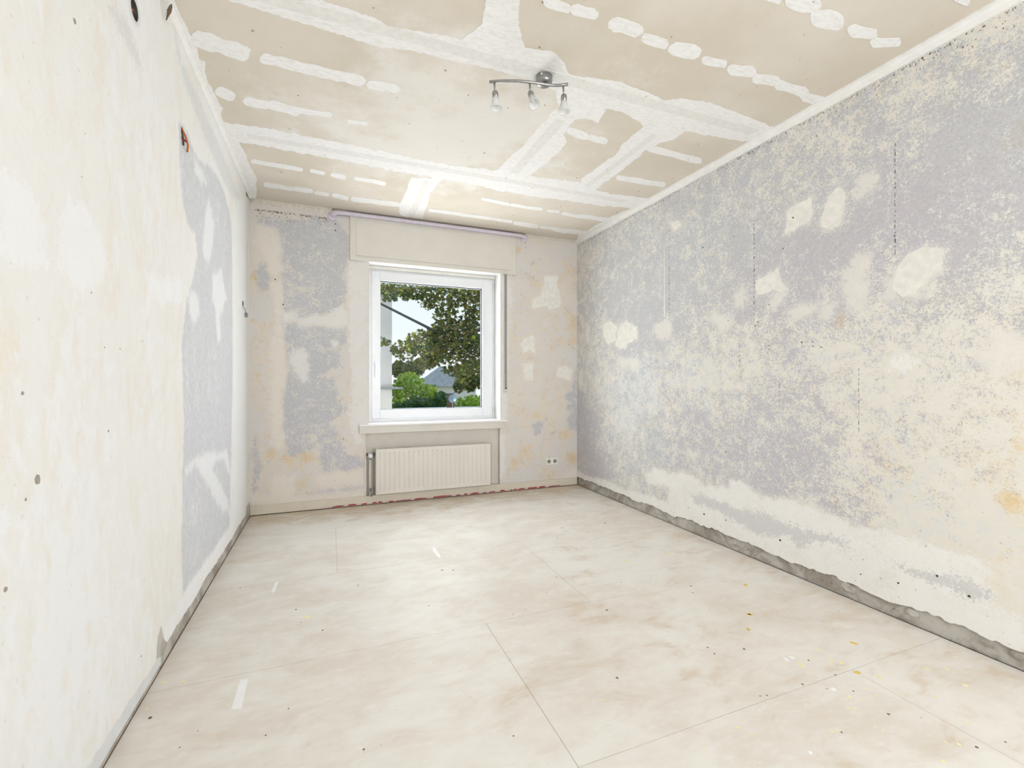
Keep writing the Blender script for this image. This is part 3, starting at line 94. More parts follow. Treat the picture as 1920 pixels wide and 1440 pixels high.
RIGHT_PATCH=[[(3.827,1.655),(3.816,1.68),(3.801,1.704),(3.773,1.723),(3.737,1.74),(3.707,1.759),(3.677,1.779),(3.618,1.736),(3.571,1.714),(3.521,1.695),(3.511,1.669),(3.508,1.642),(3.513,1.616),(3.497,1.589),(3.546,1.583),(3.585,1.563),(3.635,1.555),(3.668,1.536),(3.701,1.517),(3.746,1.507),(3.797,1.527),(3.854,1.54),(3.86,1.571),(3.835,1.597),(3.82,1.624)],[(4.074,1.772),(4.03,1.787),(3.98,1.793),(3.928,1.794),(3.88,1.759),(3.827,1.729),(3.822,1.701),(3.85,1.679),(3.853,1.653),(3.855,1.626),(3.854,1.599),(3.893,1.587),(3.94,1.582),(3.976,1.565),(4.015,1.597),(4.038,1.633),(4.074,1.667),(4.078,1.703),(4.074,1.737)],[(2.234,1.861),(2.216,1.868),(2.196,1.872),(2.178,1.878),(2.159,1.884),(2.142,1.891),(2.122,1.893),(2.103,1.896),(2.087,1.905),(2.07,1.912),(2.071,1.893),(2.065,1.874),(2.061,1.855),(2.059,1.835),(2.047,1.815),(2.034,1.795),(2.016,1.779),(2.001,1.761),(2.025,1.758),(2.048,1.753),(2.072,1.761),(2.092,1.778),(2.112,1.778),(2.129,1.772),(2.146,1.767),(2.171,1.769),(2.195,1.765),(2.222,1.77),(2.229,1.793),(2.238,1.815),(2.235,1.838)],[(3.063,2.514),(3.015,2.505),(2.974,2.508),(2.956,2.485),(2.938,2.461),(2.961,2.454),(2.981,2.442),(3.005,2.435),(3.031,2.46),(3.046,2.487)],[(2.012,2.251),(1.995,2.255),(1.981,2.265),(1.963,2.268),(1.945,2.27),(1.926,2.271),(1.909,2.277),(1.888,2.272),(1.874,2.281),(1.859,2.29),(1.862,2.274),(1.854,2.255),(1.857,2.239),(1.856,2.222),(1.849,2.204),(1.849,2.186),(1.854,2.17),(1.863,2.157),(1.869,2.141),(1.886,2.143),(1.899,2.134),(1.916,2.134),(1.931,2.129),(1.945,2.124),(1.959,2.117),(1.977,2.12),(1.994,2.121),(2.008,2.114),(2.026,2.116),(2.027,2.136),(2.017,2.151),(2.018,2.171),(2.012,2.188),(2.01,2.208),(2.014,2.231)],[(1.799,2.137),(1.792,2.15),(1.789,2.166),(1.78,2.178),(1.78,2.196),(1.773,2.211),(1.762,2.224),(1.759,2.243),(1.75,2.254),(1.737,2.258),(1.728,2.268),(1.717,2.276),(1.703,2.279),(1.688,2.266),(1.677,2.251),(1.666,2.235),(1.665,2.218),(1.67,2.205),(1.672,2.19),(1.671,2.173),(1.677,2.16),(1.677,2.144),(1.68,2.128),(1.686,2.115),(1.687,2.098),(1.688,2.081),(1.694,2.067),(1.708,2.059),(1.728,2.061),(1.741,2.052),(1.76,2.065),(1.779,2.076),(1.799,2.088),(1.798,2.104),(1.799,2.121)],[(1.413,1.772),(1.405,1.783),(1.394,1.789),(1.388,1.802),(1.38,1.812),(1.37,1.82),(1.357,1.821),(1.345,1.826),(1.333,1.83),(1.322,1.836),(1.31,1.837),(1.299,1.83),(1.288,1.828),(1.277,1.825),(1.266,1.822),(1.255,1.819),(1.244,1.815),(1.233,1.812),(1.23,1.797),(1.234,1.784),(1.237,1.771),(1.234,1.757),(1.233,1.743),(1.236,1.73),(1.235,1.716),(1.244,1.71),(1.255,1.709),(1.264,1.704),(1.272,1.696),(1.282,1.691),(1.289,1.681),(1.296,1.67),(1.307,1.665),(1.313,1.653),(1.324,1.646),(1.334,1.639),(1.341,1.626),(1.35,1.617),(1.363,1.62),(1.375,1.617),(1.387,1.612),(1.4,1.615),(1.41,1.628),(1.418,1.642),(1.432,1.651),(1.441,1.665),(1.436,1.677),(1.433,1.692),(1.433,1.707),(1.425,1.718),(1.426,1.734),(1.421,1.746),(1.415,1.758)]]
RIGHT_HOLES=[(1.973,2.198,0.006),(3.095,2.071,0.003),(2.242,1.563,0.004),(2.222,1.589,0.004),(2.138,1.689,0.004),(2.467,1.626,0.004),(2.693,1.641,0.004),(2.682,1.616,0.004),(1.918,1.427,0.005),(1.849,1.425,0.004),(1.849,1.399,0.004),(1.799,1.39,0.004),(2.138,1.423,0.004),(2.138,1.399,0.004),(3.018,0.684,0.004),(2.486,0.685,0.005),(3.42,0.178,0.005),(3.175,0.188,0.004),(2.855,0.188,0.004),(2.693,0.181,0.007),(2.486,0.194,0.005),(2.059,0.187,0.008),(2.412,2.212,0.004),(2.704,2.212,0.005),(3.686,0.086,0.005),(2.041,2.026,0.004),(1.587,0.157,0.004),(1.413,0.182,0.005),(1.255,0.28,0.005),(1.14,0.235,0.006)]
RIGHT_LINES=[(1.427,2.394,1.851),(3.076,2.465,1.748),(2.251,2.276,2.067),(2.251,2.032,1.602),(1.597,1.264,0.914),(2.063,1.242,1.04),(2.367,1.469,1.284)]
LEFT_BLUE=[[(2.515,2.374),(2.598,2.41),(2.66,2.413),(2.715,2.382),(2.855,2.36),(3.123,2.443),(3.36,2.452),(3.552,2.415),(3.657,2.351),(3.731,2.263),(3.75,1.778),(3.769,1.248),(3.712,0.574),(3.657,0.179),(2.581,0.186),(2.564,0.48),(2.573,0.729),(2.607,0.976),(2.573,1.23),(2.564,1.355),(2.642,1.593),(2.754,1.72),(2.834,1.848),(2.793,1.948),(2.66,1.96),(2.556,2.076),(2.523,2.211)]]
LEFT_GREY=[[(2.416,2.841),(2.5,2.723),(2.556,2.699),(2.855,2.684),(3.33,2.673),(3.848,2.63),(4.062,2.604),(3.769,2.496),(3.485,2.502),(3.123,2.527),(2.814,2.577),(2.598,2.625),(2.492,2.681)],[(1.863,2.411),(1.948,2.429),(2.083,2.35),(2.052,2.321),(1.926,2.341),(1.804,2.358)]]
LEFT_WHITE=[[(1.283,1.633),(1.344,1.653),(1.359,1.644),(1.382,1.639),(1.402,1.624),(1.44,1.619),(1.442,1.496),(1.445,1.461),(1.406,1.461),(1.368,1.456),(1.325,1.459),(1.283,1.455)],[(1.527,1.631),(1.575,1.686),(1.643,1.677),(1.69,1.664),(1.74,1.646),(1.797,1.585),(1.797,1.53),(1.74,1.491),(1.709,1.475),(1.674,1.451),(1.614,1.433),(1.588,1.446),(1.558,1.454),(1.53,1.476),(1.507,1.502)],[(2.153,1.593),(2.581,1.683),(2.581,1.562),(2.267,1.517),(2.165,1.513)],[(2.669,1.623),(2.754,1.652),(2.866,1.644),(2.877,1.547),(2.814,1.502),(2.754,1.484),(2.687,1.535)],[(2.989,2.124),(3.085,2.242),(3.216,2.137),(3.162,1.963),(3.036,1.839),(2.943,1.905)],[(2.783,2.328),(2.943,2.347),(3.036,2.306),(2.92,2.259),(2.793,2.277)],[(3.162,1.821),(3.406,1.908),(3.569,1.747),(3.33,1.574),(3.162,1.68)],[(3.244,1.693),(3.36,1.712),(3.375,1.445),(3.286,1.438)],[(2.616,0.771),(2.734,0.798),(3.06,0.782),(3.569,0.725),(3.657,0.657),(3.712,0.536),(3.569,0.6),(3.485,0.685),(3.258,0.704),(3.162,0.673),(3.33,0.576),(3.621,0.372),(3.675,0.266),(3.406,0.373),(3.189,0.509),(2.943,0.669),(2.783,0.768),(2.642,0.728)],[(2.598,0.186),(3.675,0.192),(4.179,0.193),(4.355,-0.007),(2.598,0.051),(2.267,0.061),(2.332,0.148)],[(3.789,2.472),(4.355,2.713),(4.355,0.103),(3.789,0.101)],[(1.291,0.911),(1.37,0.889),(1.374,0.861),(1.291,0.884)]]
LEFT_OCHRE=[(1.372,1.224,0.131,0.35),(1.308,1.245,0.074,0.6),(1.948,1.55,0.258,0.3),(1.904,1.077,0.189,0.35),(2.094,1.024,0.142,0.5),(1.786,0.97,0.077,0.5),(2.094,0.785,0.173,0.35),(1.622,0.521,0.094,0.4),(1.594,0.462,0.09,0.45),(1.904,0.685,0.189,0.3),(1.445,0.724,0.095,0.3),(3.485,3.097,0.067,0.0),(1.54,1.576,0.143,0.2),(1.402,1.808,0.138,0.15),(2.556,1.778,0.178,0.3)]
LEFT_HOLES=[(1.687,1.451,0.003),(1.366,1.167,0.005),(1.423,0.96,0.013),(1.378,0.925,0.004),(1.771,1.298,0.003),(1.883,1.301,0.003),(2.078,1.341,0.003),(1.308,0.75,0.006),(1.797,1.038,0.004),(1.594,2.171,0.008),(3.244,1.577,0.002),(3.453,1.61,0.002),(3.485,1.58,0.002),(2.855,1.06,0.002),(2.067,0.183,0.004),(1.631,1.764,0.002),(2.573,2.203,0.003),(1.652,1.896,0.002)]
BACK_BLUE=[[(-0.59,2.666),(-0.321,2.668),(0.051,2.716),(0.155,2.593),(0.155,2.031),(0.117,1.917),(0.051,1.833),(-0.165,1.781),(-0.272,1.751),(-0.39,1.823),(-0.399,2.044),(-0.408,2.386),(-0.446,2.555),(-0.515,2.556),(-0.599,2.589)],[(-0.39,1.726),(0.165,1.697),(0.155,1.57),(0.094,1.523),(0.084,1.346),(0.028,1.31),(-0.101,1.245),(0.061,1.215),(0.07,0.984),(0.141,0.927),(0.051,0.854),(0.051,0.683),(0.165,0.511),(0.295,0.426),(0.295,0.365),(0.155,0.319),(0.07,0.35),(-0.065,0.325),(-0.074,0.415),(-0.083,0.624),(-0.092,0.55),(-0.245,0.544),(-0.281,0.493),(-0.36,0.531),(-0.39,0.702),(-0.399,1.026),(-0.369,1.132),(-0.36,1.457),(-0.369,1.543)],[(-0.192,0.153),(-0.042,0.189),(0.151,0.182),(0.276,0.202),(0.29,0.17),(0.07,0.159),(-0.083,0.143)],[(-0.578,2.259),(-0.523,2.24),(-0.515,2.026),(-0.582,1.997),(-0.599,2.162)],[(2.515,1.049),(2.64,1.097),(2.647,0.63),(2.549,0.634),(2.508,0.794)],[(2.082,0.717),(2.16,0.756),(2.212,0.713),(2.199,0.594),(2.107,0.586)],[(-0.628,0.694),(-0.599,0.716),(-0.578,0.454),(-0.607,0.196),(-0.632,0.174)],[(2.605,1.281),(2.647,1.342),(2.647,1.035),(2.577,1.048)]]
BACK_CREAM=[[(-0.599,2.589),(-0.446,2.555),(-0.403,2.401),(-0.429,2.312),(-0.399,2.218),(-0.446,2.147),(-0.506,2.185),(-0.515,2.26),(-0.59,2.348),(-0.616,2.397)],[(-0.493,2.08),(-0.399,2.112),(-0.399,1.885),(-0.399,1.543),(-0.373,1.509),(-0.373,1.263),(-0.399,1.103),(-0.399,0.79),(-0.373,0.595),(-0.446,0.58),(-0.493,0.731),(-0.485,0.975),(-0.493,1.453),(-0.485,1.506),(-0.459,1.742),(-0.468,1.891)],[(-0.101,0.308),(0.07,0.345),(0.165,0.318),(0.295,0.354),(0.315,0.204),(-0.051,0.18),(-0.142,0.257)],[(-0.493,0.281),(-0.438,0.348),(-0.299,0.314),(-0.294,0.216),(-0.329,0.097),(-0.481,0.136)],[(-0.64,0.199),(-0.263,0.13),(0.315,0.137),(0.315,0.035),(-0.64,0.081)],[(2.399,0.073),(2.508,0.155),(2.654,0.206),(2.654,0.022),(2.399,0.024)]]
BACK_WHITE=[[(-0.263,1.752),(-0.142,1.792),(0.0,1.83),(0.113,1.917),(0.165,1.864),(0.165,1.717),(0.061,1.687),(-0.101,1.705),(-0.245,1.674),(-0.276,1.698)],[(-0.386,1.809),(-0.276,1.834),(-0.294,1.741),(-0.382,1.736)],[(-0.342,1.438),(-0.316,1.482),(-0.219,1.484),(-0.174,1.426),(-0.183,1.21),(-0.223,1.17),(-0.303,1.307),(-0.351,1.369)],[(0.179,2.332),(0.354,2.349),(0.354,0.778),(0.276,0.755),(0.295,0.6),(0.237,0.603),(0.174,0.809),(0.208,1.266),(0.174,1.57),(0.16,1.975)],[(1.705,2.33),(1.828,2.329),(1.853,2.088),(1.809,1.623),(1.791,1.16),(1.778,0.757),(1.705,0.759)],[(1.68,0.634),(1.754,0.631),(1.741,0.154),(1.68,0.13)],[(0.009,1.565),(0.084,1.568),(0.056,1.466)]]
BACK_PATCH=[[(2.245,2.371),(2.267,2.367),(2.289,2.375),(2.311,2.374),(2.333,2.379),(2.354,2.37),(2.377,2.38),(2.399,2.378),(2.396,2.359),(2.396,2.341),(2.393,2.323),(2.396,2.305),(2.395,2.287),(2.392,2.269),(2.399,2.25),(2.409,2.231),(2.412,2.211),(2.418,2.192),(2.418,2.17),(2.428,2.152),(2.433,2.133),(2.436,2.113),(2.436,2.094),(2.431,2.074),(2.422,2.055),(2.426,2.035),(2.405,2.023),(2.381,2.02),(2.358,2.016),(2.337,2.002),(2.313,2.002),(2.292,1.991),(2.279,2.009),(2.263,2.024),(2.245,2.036),(2.225,2.027),(2.203,2.029),(2.184,2.017),(2.162,2.017),(2.142,2.011),(2.122,2.003),(2.101,1.999),(2.082,1.991),(2.085,2.01),(2.085,2.029),(2.079,2.048),(2.087,2.067),(2.082,2.085),(2.1,2.094),(2.115,2.107),(2.131,2.119),(2.153,2.122),(2.171,2.131),(2.186,2.146),(2.195,2.164),(2.197,2.183),(2.203,2.201),(2.204,2.221),(2.206,2.24),(2.22,2.257),(2.223,2.276),(2.226,2.295),(2.234,2.314),(2.231,2.334),(2.235,2.352)],[(1.941,1.586),(1.95,1.605),(1.964,1.621),(1.969,1.642),(1.985,1.658),(2.008,1.662),(2.028,1.672),(2.049,1.68),(2.066,1.696),(2.088,1.702),(2.094,1.685),(2.099,1.667),(2.1,1.649),(2.105,1.631),(2.101,1.611),(2.107,1.594),(2.105,1.575),(2.109,1.557),(2.116,1.539),(2.121,1.521),(2.12,1.503),(2.1,1.511),(2.079,1.518),(2.063,1.534),(2.043,1.542),(2.028,1.526),(2.01,1.512),(1.987,1.504),(1.973,1.487),(1.966,1.507),(1.965,1.528),(1.959,1.548),(1.949,1.567)],[(1.973,1.382),(1.991,1.389),(2.011,1.386),(2.031,1.384),(2.049,1.393),(2.069,1.393),(2.088,1.396),(2.09,1.377),(2.085,1.358),(2.086,1.339),(2.087,1.32),(2.082,1.301),(2.086,1.282),(2.09,1.263),(2.089,1.245),(2.086,1.226),(2.088,1.207),(2.065,1.206),(2.043,1.198),(2.02,1.201),(1.998,1.195),(1.995,1.214),(1.996,1.233),(1.986,1.251),(1.986,1.27),(1.98,1.288),(1.982,1.307),(1.977,1.326),(1.976,1.345),(1.972,1.363)],[(2.392,1.334),(2.411,1.345),(2.433,1.352),(2.454,1.361),(2.474,1.371),(2.496,1.362),(2.517,1.351),(2.54,1.343),(2.562,1.333),(2.584,1.323),(2.583,1.302),(2.58,1.282),(2.573,1.262),(2.562,1.242),(2.567,1.22),(2.556,1.201),(2.535,1.205),(2.515,1.211),(2.495,1.218),(2.474,1.222),(2.455,1.231),(2.434,1.237),(2.413,1.239),(2.392,1.243),(2.389,1.261),(2.397,1.279),(2.397,1.298),(2.392,1.316)]]
BACK_OCHRE=[(-0.303,0.504,0.098,0.9),(-0.205,0.488,0.09,0.8),(-0.245,0.265,0.072,0.9),(-0.493,0.707,0.043,1.0),(-0.616,2.113,0.042,0.9),(-0.476,1.693,0.034,0.8),(-0.523,1.644,0.051,0.5),(-0.316,2.294,0.018,0.8),(1.903,2.615,0.051,1.0),(2.095,2.281,0.091,0.7),(2.494,2.374,0.139,0.7),(2.563,1.891,0.14,0.8),(2.358,1.64,0.136,0.6),(2.095,0.805,0.091,0.8),(1.998,0.398,0.129,0.8),(1.84,0.291,0.101,0.7),(2.577,0.303,0.084,1.0),(2.494,0.581,0.097,0.7),(2.292,0.141,0.135,0.6),(2.598,1.648,0.098,0.8),(2.225,1.04,0.133,0.4),(-0.489,0.544,0.06,0.8),(-0.565,0.976,0.059,0.5),(-0.263,0.14,0.062,0.5),(-0.628,1.734,0.033,0.7),(2.494,1.159,0.069,0.7),(-0.586,1.261,0.05,0.5)]
BACK_HOLES=[(0.051,2.741,0.007),(0.051,2.671,0.006),(0.051,2.611,0.007),(1.979,2.74,0.005),(2.011,2.744,0.005),(1.998,2.713,0.005),(2.004,2.661,0.005),(2.004,2.602,0.004),(2.536,1.609,0.005),(0.122,0.644,0.005),(-0.39,1.886,0.006),(-0.455,2.107,0.007)]
FLOOR_STAIN_SHADE=[(1.23,2.101,0.156,0.5),(1.982,2.596,0.238,0.3),(0.659,1.654,0.116,0.45),(1.08,1.709,0.194,0.35),(1.412,1.496,0.145,0.5),(2.368,1.992,0.207,0.35),(2.245,1.58,0.174,0.4),(2.241,1.166,0.166,0.4),(1.492,1.05,0.099,0.5),(0.443,1.387,0.094,0.3),(-0.522,3.493,0.132,0.3),(-0.442,4.663,0.226,0.9),(0.386,4.523,0.329,0.9),(1.216,4.51,0.352,0.8),(2.079,4.582,0.272,0.7),(-0.565,4.298,0.082,0.8),(2.22,0.907,0.108,0.5),(1.556,1.827,0.148,0.35),(1.553,2.874,0.176,0.4),(1.423,2.368,0.118,0.5),(-0.03,1.695,0.102,0.2),(-0.304,1.73,0.097,0.2)]  # blobs by the window wall stand for shade as well as brown floor
FLOOR_SPLASH=[(2.512,1.13,0.005,0),(1.844,1.344,0.008,0),(1.838,1.33,0.008,0),(1.788,1.374,0.005,0),(1.932,1.365,0.005,0),(1.988,1.306,0.01,0),(2.014,1.284,0.008,0),(2.028,1.39,0.007,0),(2.298,1.124,0.008,0),(2.374,1.094,0.007,0),(2.053,1.16,0.008,0),(2.064,1.17,0.006,0),(1.826,1.136,0.007,0),(1.759,1.091,0.004,0),(1.589,1.044,0.005,0),(2.317,1.009,0.008,0),(2.065,0.896,0.005,0),(1.921,0.853,0.006,0),(1.891,0.874,0.005,0),(1.788,0.833,0.007,0),(1.829,2.536,0.016,0),(1.83,2.555,0.01,0),(1.851,2.48,0.01,0),(1.823,2.68,0.008,0),(2.189,2.545,0.011,0),(2.319,2.361,0.008,0),(2.216,1.36,0.011,1),(2.261,1.981,0.011,1),(2.009,1.217,0.01,1),(1.995,1.725,0.01,2),(1.87,1.623,0.009,2),(1.995,1.725,0.006,1),(-0.103,2.533,0.014,0),(-0.539,2.172,0.006,0),(-0.612,2.194,0.008,0),(-0.275,2.15,0.005,0),(-0.618,1.916,0.004,0),(-0.618,2.038,0.004,0),(-0.187,2.458,0.004,0),(1.812,1.184,0.011,3),(1.434,1.01,0.005,3),(1.819,1.385,0.008,3),(1.854,1.388,0.007,3),(2.372,3.616,0.011,0),(2.294,3.414,0.01,0),(2.289,2.868,0.009,0),(2.17,2.673,0.008,0),(1.851,3.121,0.009,0),(1.721,2.322,0.007,0),(1.848,1.115,0.004,0),(1.92,1.102,0.004,0),(2.044,1.069,0.005,0),(1.93,1.14,0.005,0),(1.757,1.097,0.004,0),(1.611,1.04,0.004,0),(1.743,1.001,0.004,0),(1.755,0.983,0.004,0)]
FLOOR_DIRT=[(-0.163,2.638,0.005),(-0.59,1.982,0.006),(1.96,0.825,0.005),(1.715,1.511,0.005),(1.565,1.532,0.004),(1.574,1.58,0.004),(1.873,1.15,0.003),(1.074,1.553,0.005),(2.145,3.279,0.008),(1.342,2.032,0.006),(1.902,1.348,0.004),(1.73,1.25,0.004),(1.617,1.03,0.003),(1.861,1.024,0.004),(0.575,1.428,0.003),(2.077,0.802,0.003),(1.543,1.256,0.003),(1.516,1.263,0.003),(0.103,1.556,0.003),(-0.2,1.74,0.003),(-0.031,2.371,0.004),(1.754,3.3,0.006),(1.952,2.089,0.005),(0.725,2.82,0.005),(0.66,2.846,0.005)]
FLOOR_TAPE=[[(-0.331,2.103),(-0.303,2.092),(-0.298,1.913),(-0.332,1.924)],[(0.689,3.274),(0.7,3.203),(0.701,3.055),(0.685,3.051),(0.673,3.181)],[(-0.3,3.039),(-0.28,3.047),(-0.29,2.889),(-0.307,2.896)]]
BARPTS_=[(0.759,2.214),(0.825,2.179),(0.888,2.154),(0.95,2.14),(1.02,2.128),(1.068,2.12),(1.106,2.105),(1.14,2.082)]
SPOTS_=[(0.781,2.203),(0.951,2.142),(1.12,2.097)]
TORN_=[(2.28,0.187),(2.242,0.161),(2.224,0.085),(2.299,0.054),(2.353,0.081),(2.319,0.11),(2.292,0.157)]
TREE_TOP=[(0.88,7.6,2.65,0.203,0.35,0.171),(1.286,7.9,2.725,0.274,0.4,0.158),(1.647,8.1,2.693,0.231,0.4,0.227),(2.007,7.8,2.703,0.329,0.4,0.231),(2.384,7.7,2.712,0.257,0.4,0.34),(2.476,8.2,2.329,0.251,0.4,0.274),(2.014,8.3,2.437,0.264,0.4,0.194)]
TREE_MID=[(2.058,8.0,2.016,0.48,0.5,0.291),(1.467,7.8,1.849,0.313,0.4,0.212),(1.223,8.2,1.741,0.243,0.35,0.177),(1.934,8.3,1.686,0.406,0.4,0.209),(2.466,8.1,1.726,0.249,0.4,0.364),(1.678,8.5,1.533,0.241,0.4,0.144),(0.873,8.0,1.864,0.106,0.2,0.085),(2.187,8.5,1.398,0.231,0.3,0.125)]
TREE_FAR=[(1.931,14,1.547,0.252,0.6,0.26),(2.443,14.5,1.597,0.369,0.6,0.274),(3.827,13,1.352,0.429,0.6,0.479),(3.4,12.5,1.075,0.155,0.4,0.21)]
BUSH_A=[(1.83,11.4,1.09,0.394,0.6,0.318),(1.545,11.2,0.798,0.202,0.5,0.332),(2.271,11.5,0.913,0.272,0.5,0.214)]
BUSH_B=[(1.877,10.1,0.678,0.428,0.35,0.159),(2.316,10.15,0.763,0.196,0.35,0.19),(1.424,10.0,0.623,0.204,0.3,0.111)]
BUSH_C=[(3.228,10.6,0.654,0.298,0.4,0.203),(2.911,10.8,0.651,0.134,0.3,0.154)]

# ------------------------------------------------------------------ node helpers
def lin(r, g, b):
    f = lambda c: (c / 255.0 / 12.92) if c / 255.0 <= 0.04045 else ((c / 255.0 + 0.055) / 1.055) ** 2.4
    return (f(r), f(g), f(b), 1.0)

class NT:
    def __init__(s, name):
        s.m = bpy.data.materials.new(name)
        s.m.use_nodes = True
        s.t = s.m.node_tree
        s.n, s.l = s.t.nodes, s.t.links
        s.n.clear()
        s.out = s.n.new('ShaderNodeOutputMaterial')
        s.pos = s.n.new('ShaderNodeNewGeometry').outputs['Position']
    def put(s, sock, v):
        if isinstance(v, bpy.types.NodeSocket):
            s.l.new(v, sock)
        elif v is not None:
            sock.default_value = v
    def scaled(s, vec):
        n = s.n.new('ShaderNodeVectorMath')
        n.operation = 'MULTIPLY'
        s.put(n.inputs[0], s.pos)
        n.inputs[1].default_value = vec
        return n.outputs[0]
    def noise(s, scale, detail=4, rough=0.55, dist=0.0, vec=None):
        n = s.n.new('ShaderNodeTexNoise')
        s.put(n.inputs['Vector'], vec if vec is not None else s.pos)
        n.inputs['Scale'].default_value = scale
        n.inputs['Detail'].default_value = detail
        n.inputs['Roughness'].default_value = rough
        n.inputs['Distortion'].default_value = dist
        return n.outputs[0]
    def attr(s, name):
        n = s.n.new('ShaderNodeAttribute')
        n.attribute_name = name
        return n.outputs['Fac']
    def attrc(s, name):
        n = s.n.new('ShaderNodeAttribute')
        n.attribute_name = name
        return n.outputs['Color']
    def math(s, op, a, b=None, c=None):
        n = s.n.new('ShaderNodeMath')
        n.operation = op
        s.put(n.inputs[0], a)
        s.put(n.inputs[1], b)
        if c is not None:
            s.put(n.inputs[2], c)
        return n.outputs[0]
    def add(s, *a):
        r = a[0]
        for x in a[1:]:
            r = s.math('ADD', r, x)
        return r
    def mul(s, a, b):
        return s.math('MULTIPLY', a, b)
    def cen(s, n, k):                      # centred noise times k
        return s.math('MULTIPLY_ADD', n, k, -0.5 * k)
    def smooth(s, lo, hi, x):
        n = s.n.new('ShaderNodeMapRange')
        n.interpolation_type = 'SMOOTHSTEP'
        s.put(n.inputs['Value'], x)
        n.inputs['From Min'].default_value = lo
        n.inputs['From Max'].default_value = hi
        return n.outputs[0]
    def mix(s, f, a, b):
        n = s.n.new('ShaderNodeMix')
        n.data_type = 'RGBA'
        s.put(n.inputs[0], f)
        s.put(n.inputs[6], a)
        s.put(n.inputs[7], b)
        return n.outputs[2]
    def bump(s, h, strength=0.3, dist=0.01):
        n = s.n.new('ShaderNodeBump')
        n.inputs['Strength'].default_value = strength
        n.inputs['Distance'].default_value = dist
        s.put(n.inputs['Height'], h)
        return n.outputs[0]
    def done(s, col, rough=0.85, bump=None, metal=0.0, **kw):
        p = s.n.new('ShaderNodeBsdfPrincipled')
        s.put(p.inputs['Base Color'], col)
        s.put(p.inputs['Roughness'], rough)
        s.put(p.inputs['Metallic'], metal)
        for k, v in kw.items():
            s.put(p.inputs[k.replace('_', ' ')], v)
        if bump is not None:
            s.l.new(bump, p.inputs['Normal'])
        s.l.new(p.outputs[0], s.out.inputs[0])
        return s.m

def simple(name, rgb, rough=0.6, metal=0.0, var=0.06, scale=14.0, bump=0.0):
    t = NT(name)
    c = lin(*rgb)
    dk = tuple(x * (1 - var * 2) for x in c[:3]) + (1,)
    f = t.smooth(0.3, 0.7, t.noise(scale, 4))
    b = t.bump(t.noise(scale * 8, 3), bump, 0.003) if bump else None
    return t.done(t.mix(f, dk, c), rough, b, metal)

# ------------------------------------------------------------------ materials
def wall_material(name, base, base2, ochre, blue, violet, white, cream, grey, warm, cool, A=0.5, B=0.55, C=0.35, strength=0.9, stretch=(1, 1, 1), contrast=(0.40, 0.62), E=1.0, wash=0.5, dots=0.3, WS=0.9):
    t = NT(name)
    v = t.scaled(stretch)
    big = t.noise(1.7, 3, vec=v)
    mid = t.noise(7, 3, 0.65, 0.6, vec=v)
    mid2 = t.noise(17, 3, 0.7, 0.4, vec=v)
    fine = t.noise(80, 3, 0.8, 0.0, vec=v)
    spk = t.noise(230, 1, 0.7)
    # plaster: warm and cool washes left by the old paint layers
    col = t.mix(t.smooth(0.36, 0.64, t.add(t.mul(big, 0.5), t.mul(mid2, 0.5))), base, base2)
    col = t.mix(t.mul(t.smooth(0.46, 0.60, t.add(t.mul(mid, 0.65), t.mul(fine, 0.35))), wash), col, warm)
    col = t.mix(t.mul(t.smooth(0.46, 0.60, t.add(t.mul(big, 0.45), t.mul(mid2, 0.55))), wash), col, cool)
    col = t.mix(t.mul(t.smooth(0.3, 0.8, t.add(t.attr('cool'), t.cen(mid2, 1.2))), 0.7), col, cool)
    o = t.smooth(0.40, 1.15, t.add(t.attr('ochre'), t.cen(mid, 1.6), t.cen(fine, 1.4)))
    col = t.mix(t.mul(o, 0.85), col, ochre)
    # remains of the blue distemper
    pm = t.smooth(contrast[0], contrast[1], t.add(t.attr('paint'), t.cen(mid, A), t.cen(mid2, A * 0.8), t.cen(fine, B), t.cen(spk, C)))
    vi = t.smooth(0.2, 0.95, t.add(t.attr('violet'), t.cen(mid2, 1.3), t.cen(fine, 0.6)))
    pc = t.mix(vi, blue, violet)
    dark = tuple(x * 0.78 for x in blue[:3]) + (1,)
    pc = t.mix(t.mul(t.smooth(0.46, 0.60, t.add(t.mul(fine, 0.6), t.mul(spk, 0.4))), 0.75), pc, dark)
    col = t.mix(t.mul(pm, strength), col, pc)
    cm = t.smooth(-0.06, 0.08, t.add(t.attr('cream'), t.cen(mid2, 1.0 * E), t.cen(fine, 1.0 * E), t.cen(spk, 0.4 * E)))
    col = t.mix(t.mul(cm, 0.8), col, cream)
    wm = t.smooth(-0.05, 0.07, t.add(t.attr('white'), t.cen(mid2, 0.8 * E), t.cen(fine, 0.9 * E), t.cen(spk, 0.4 * E)))
    wc = t.mix(t.mul(t.smooth(0.48, 0.66, t.add(t.mul(mid, 0.5), t.mul(fine, 0.5))), 0.6), white, base)
    col = t.mix(t.mul(wm, WS), col, wc)
    gm = t.smooth(-0.06, 0.10, t.add(t.attr('grey'), t.cen(mid2, 1.0), t.cen(fine, 1.6), t.cen(spk, 0.6)))
    col = t.mix(t.mul(gm, 0.75), col, grey)
    # specks: dirt and chips of yellowish paste
    sp = t.noise(120, 2, 0.6)
    col = t.mix(t.mul(t.smooth(0.66, 0.72, sp), dots), col, ochre)
    col = t.mix(t.mul(t.smooth(0.74, 0.77, t.noise(48, 1, 0.5)), dots), col, (0.35, 0.31, 0.27, 1))
    return t.done(col, 0.9, t.bump(t.noise(24, 3, 0.75), 0.35, 0.006))

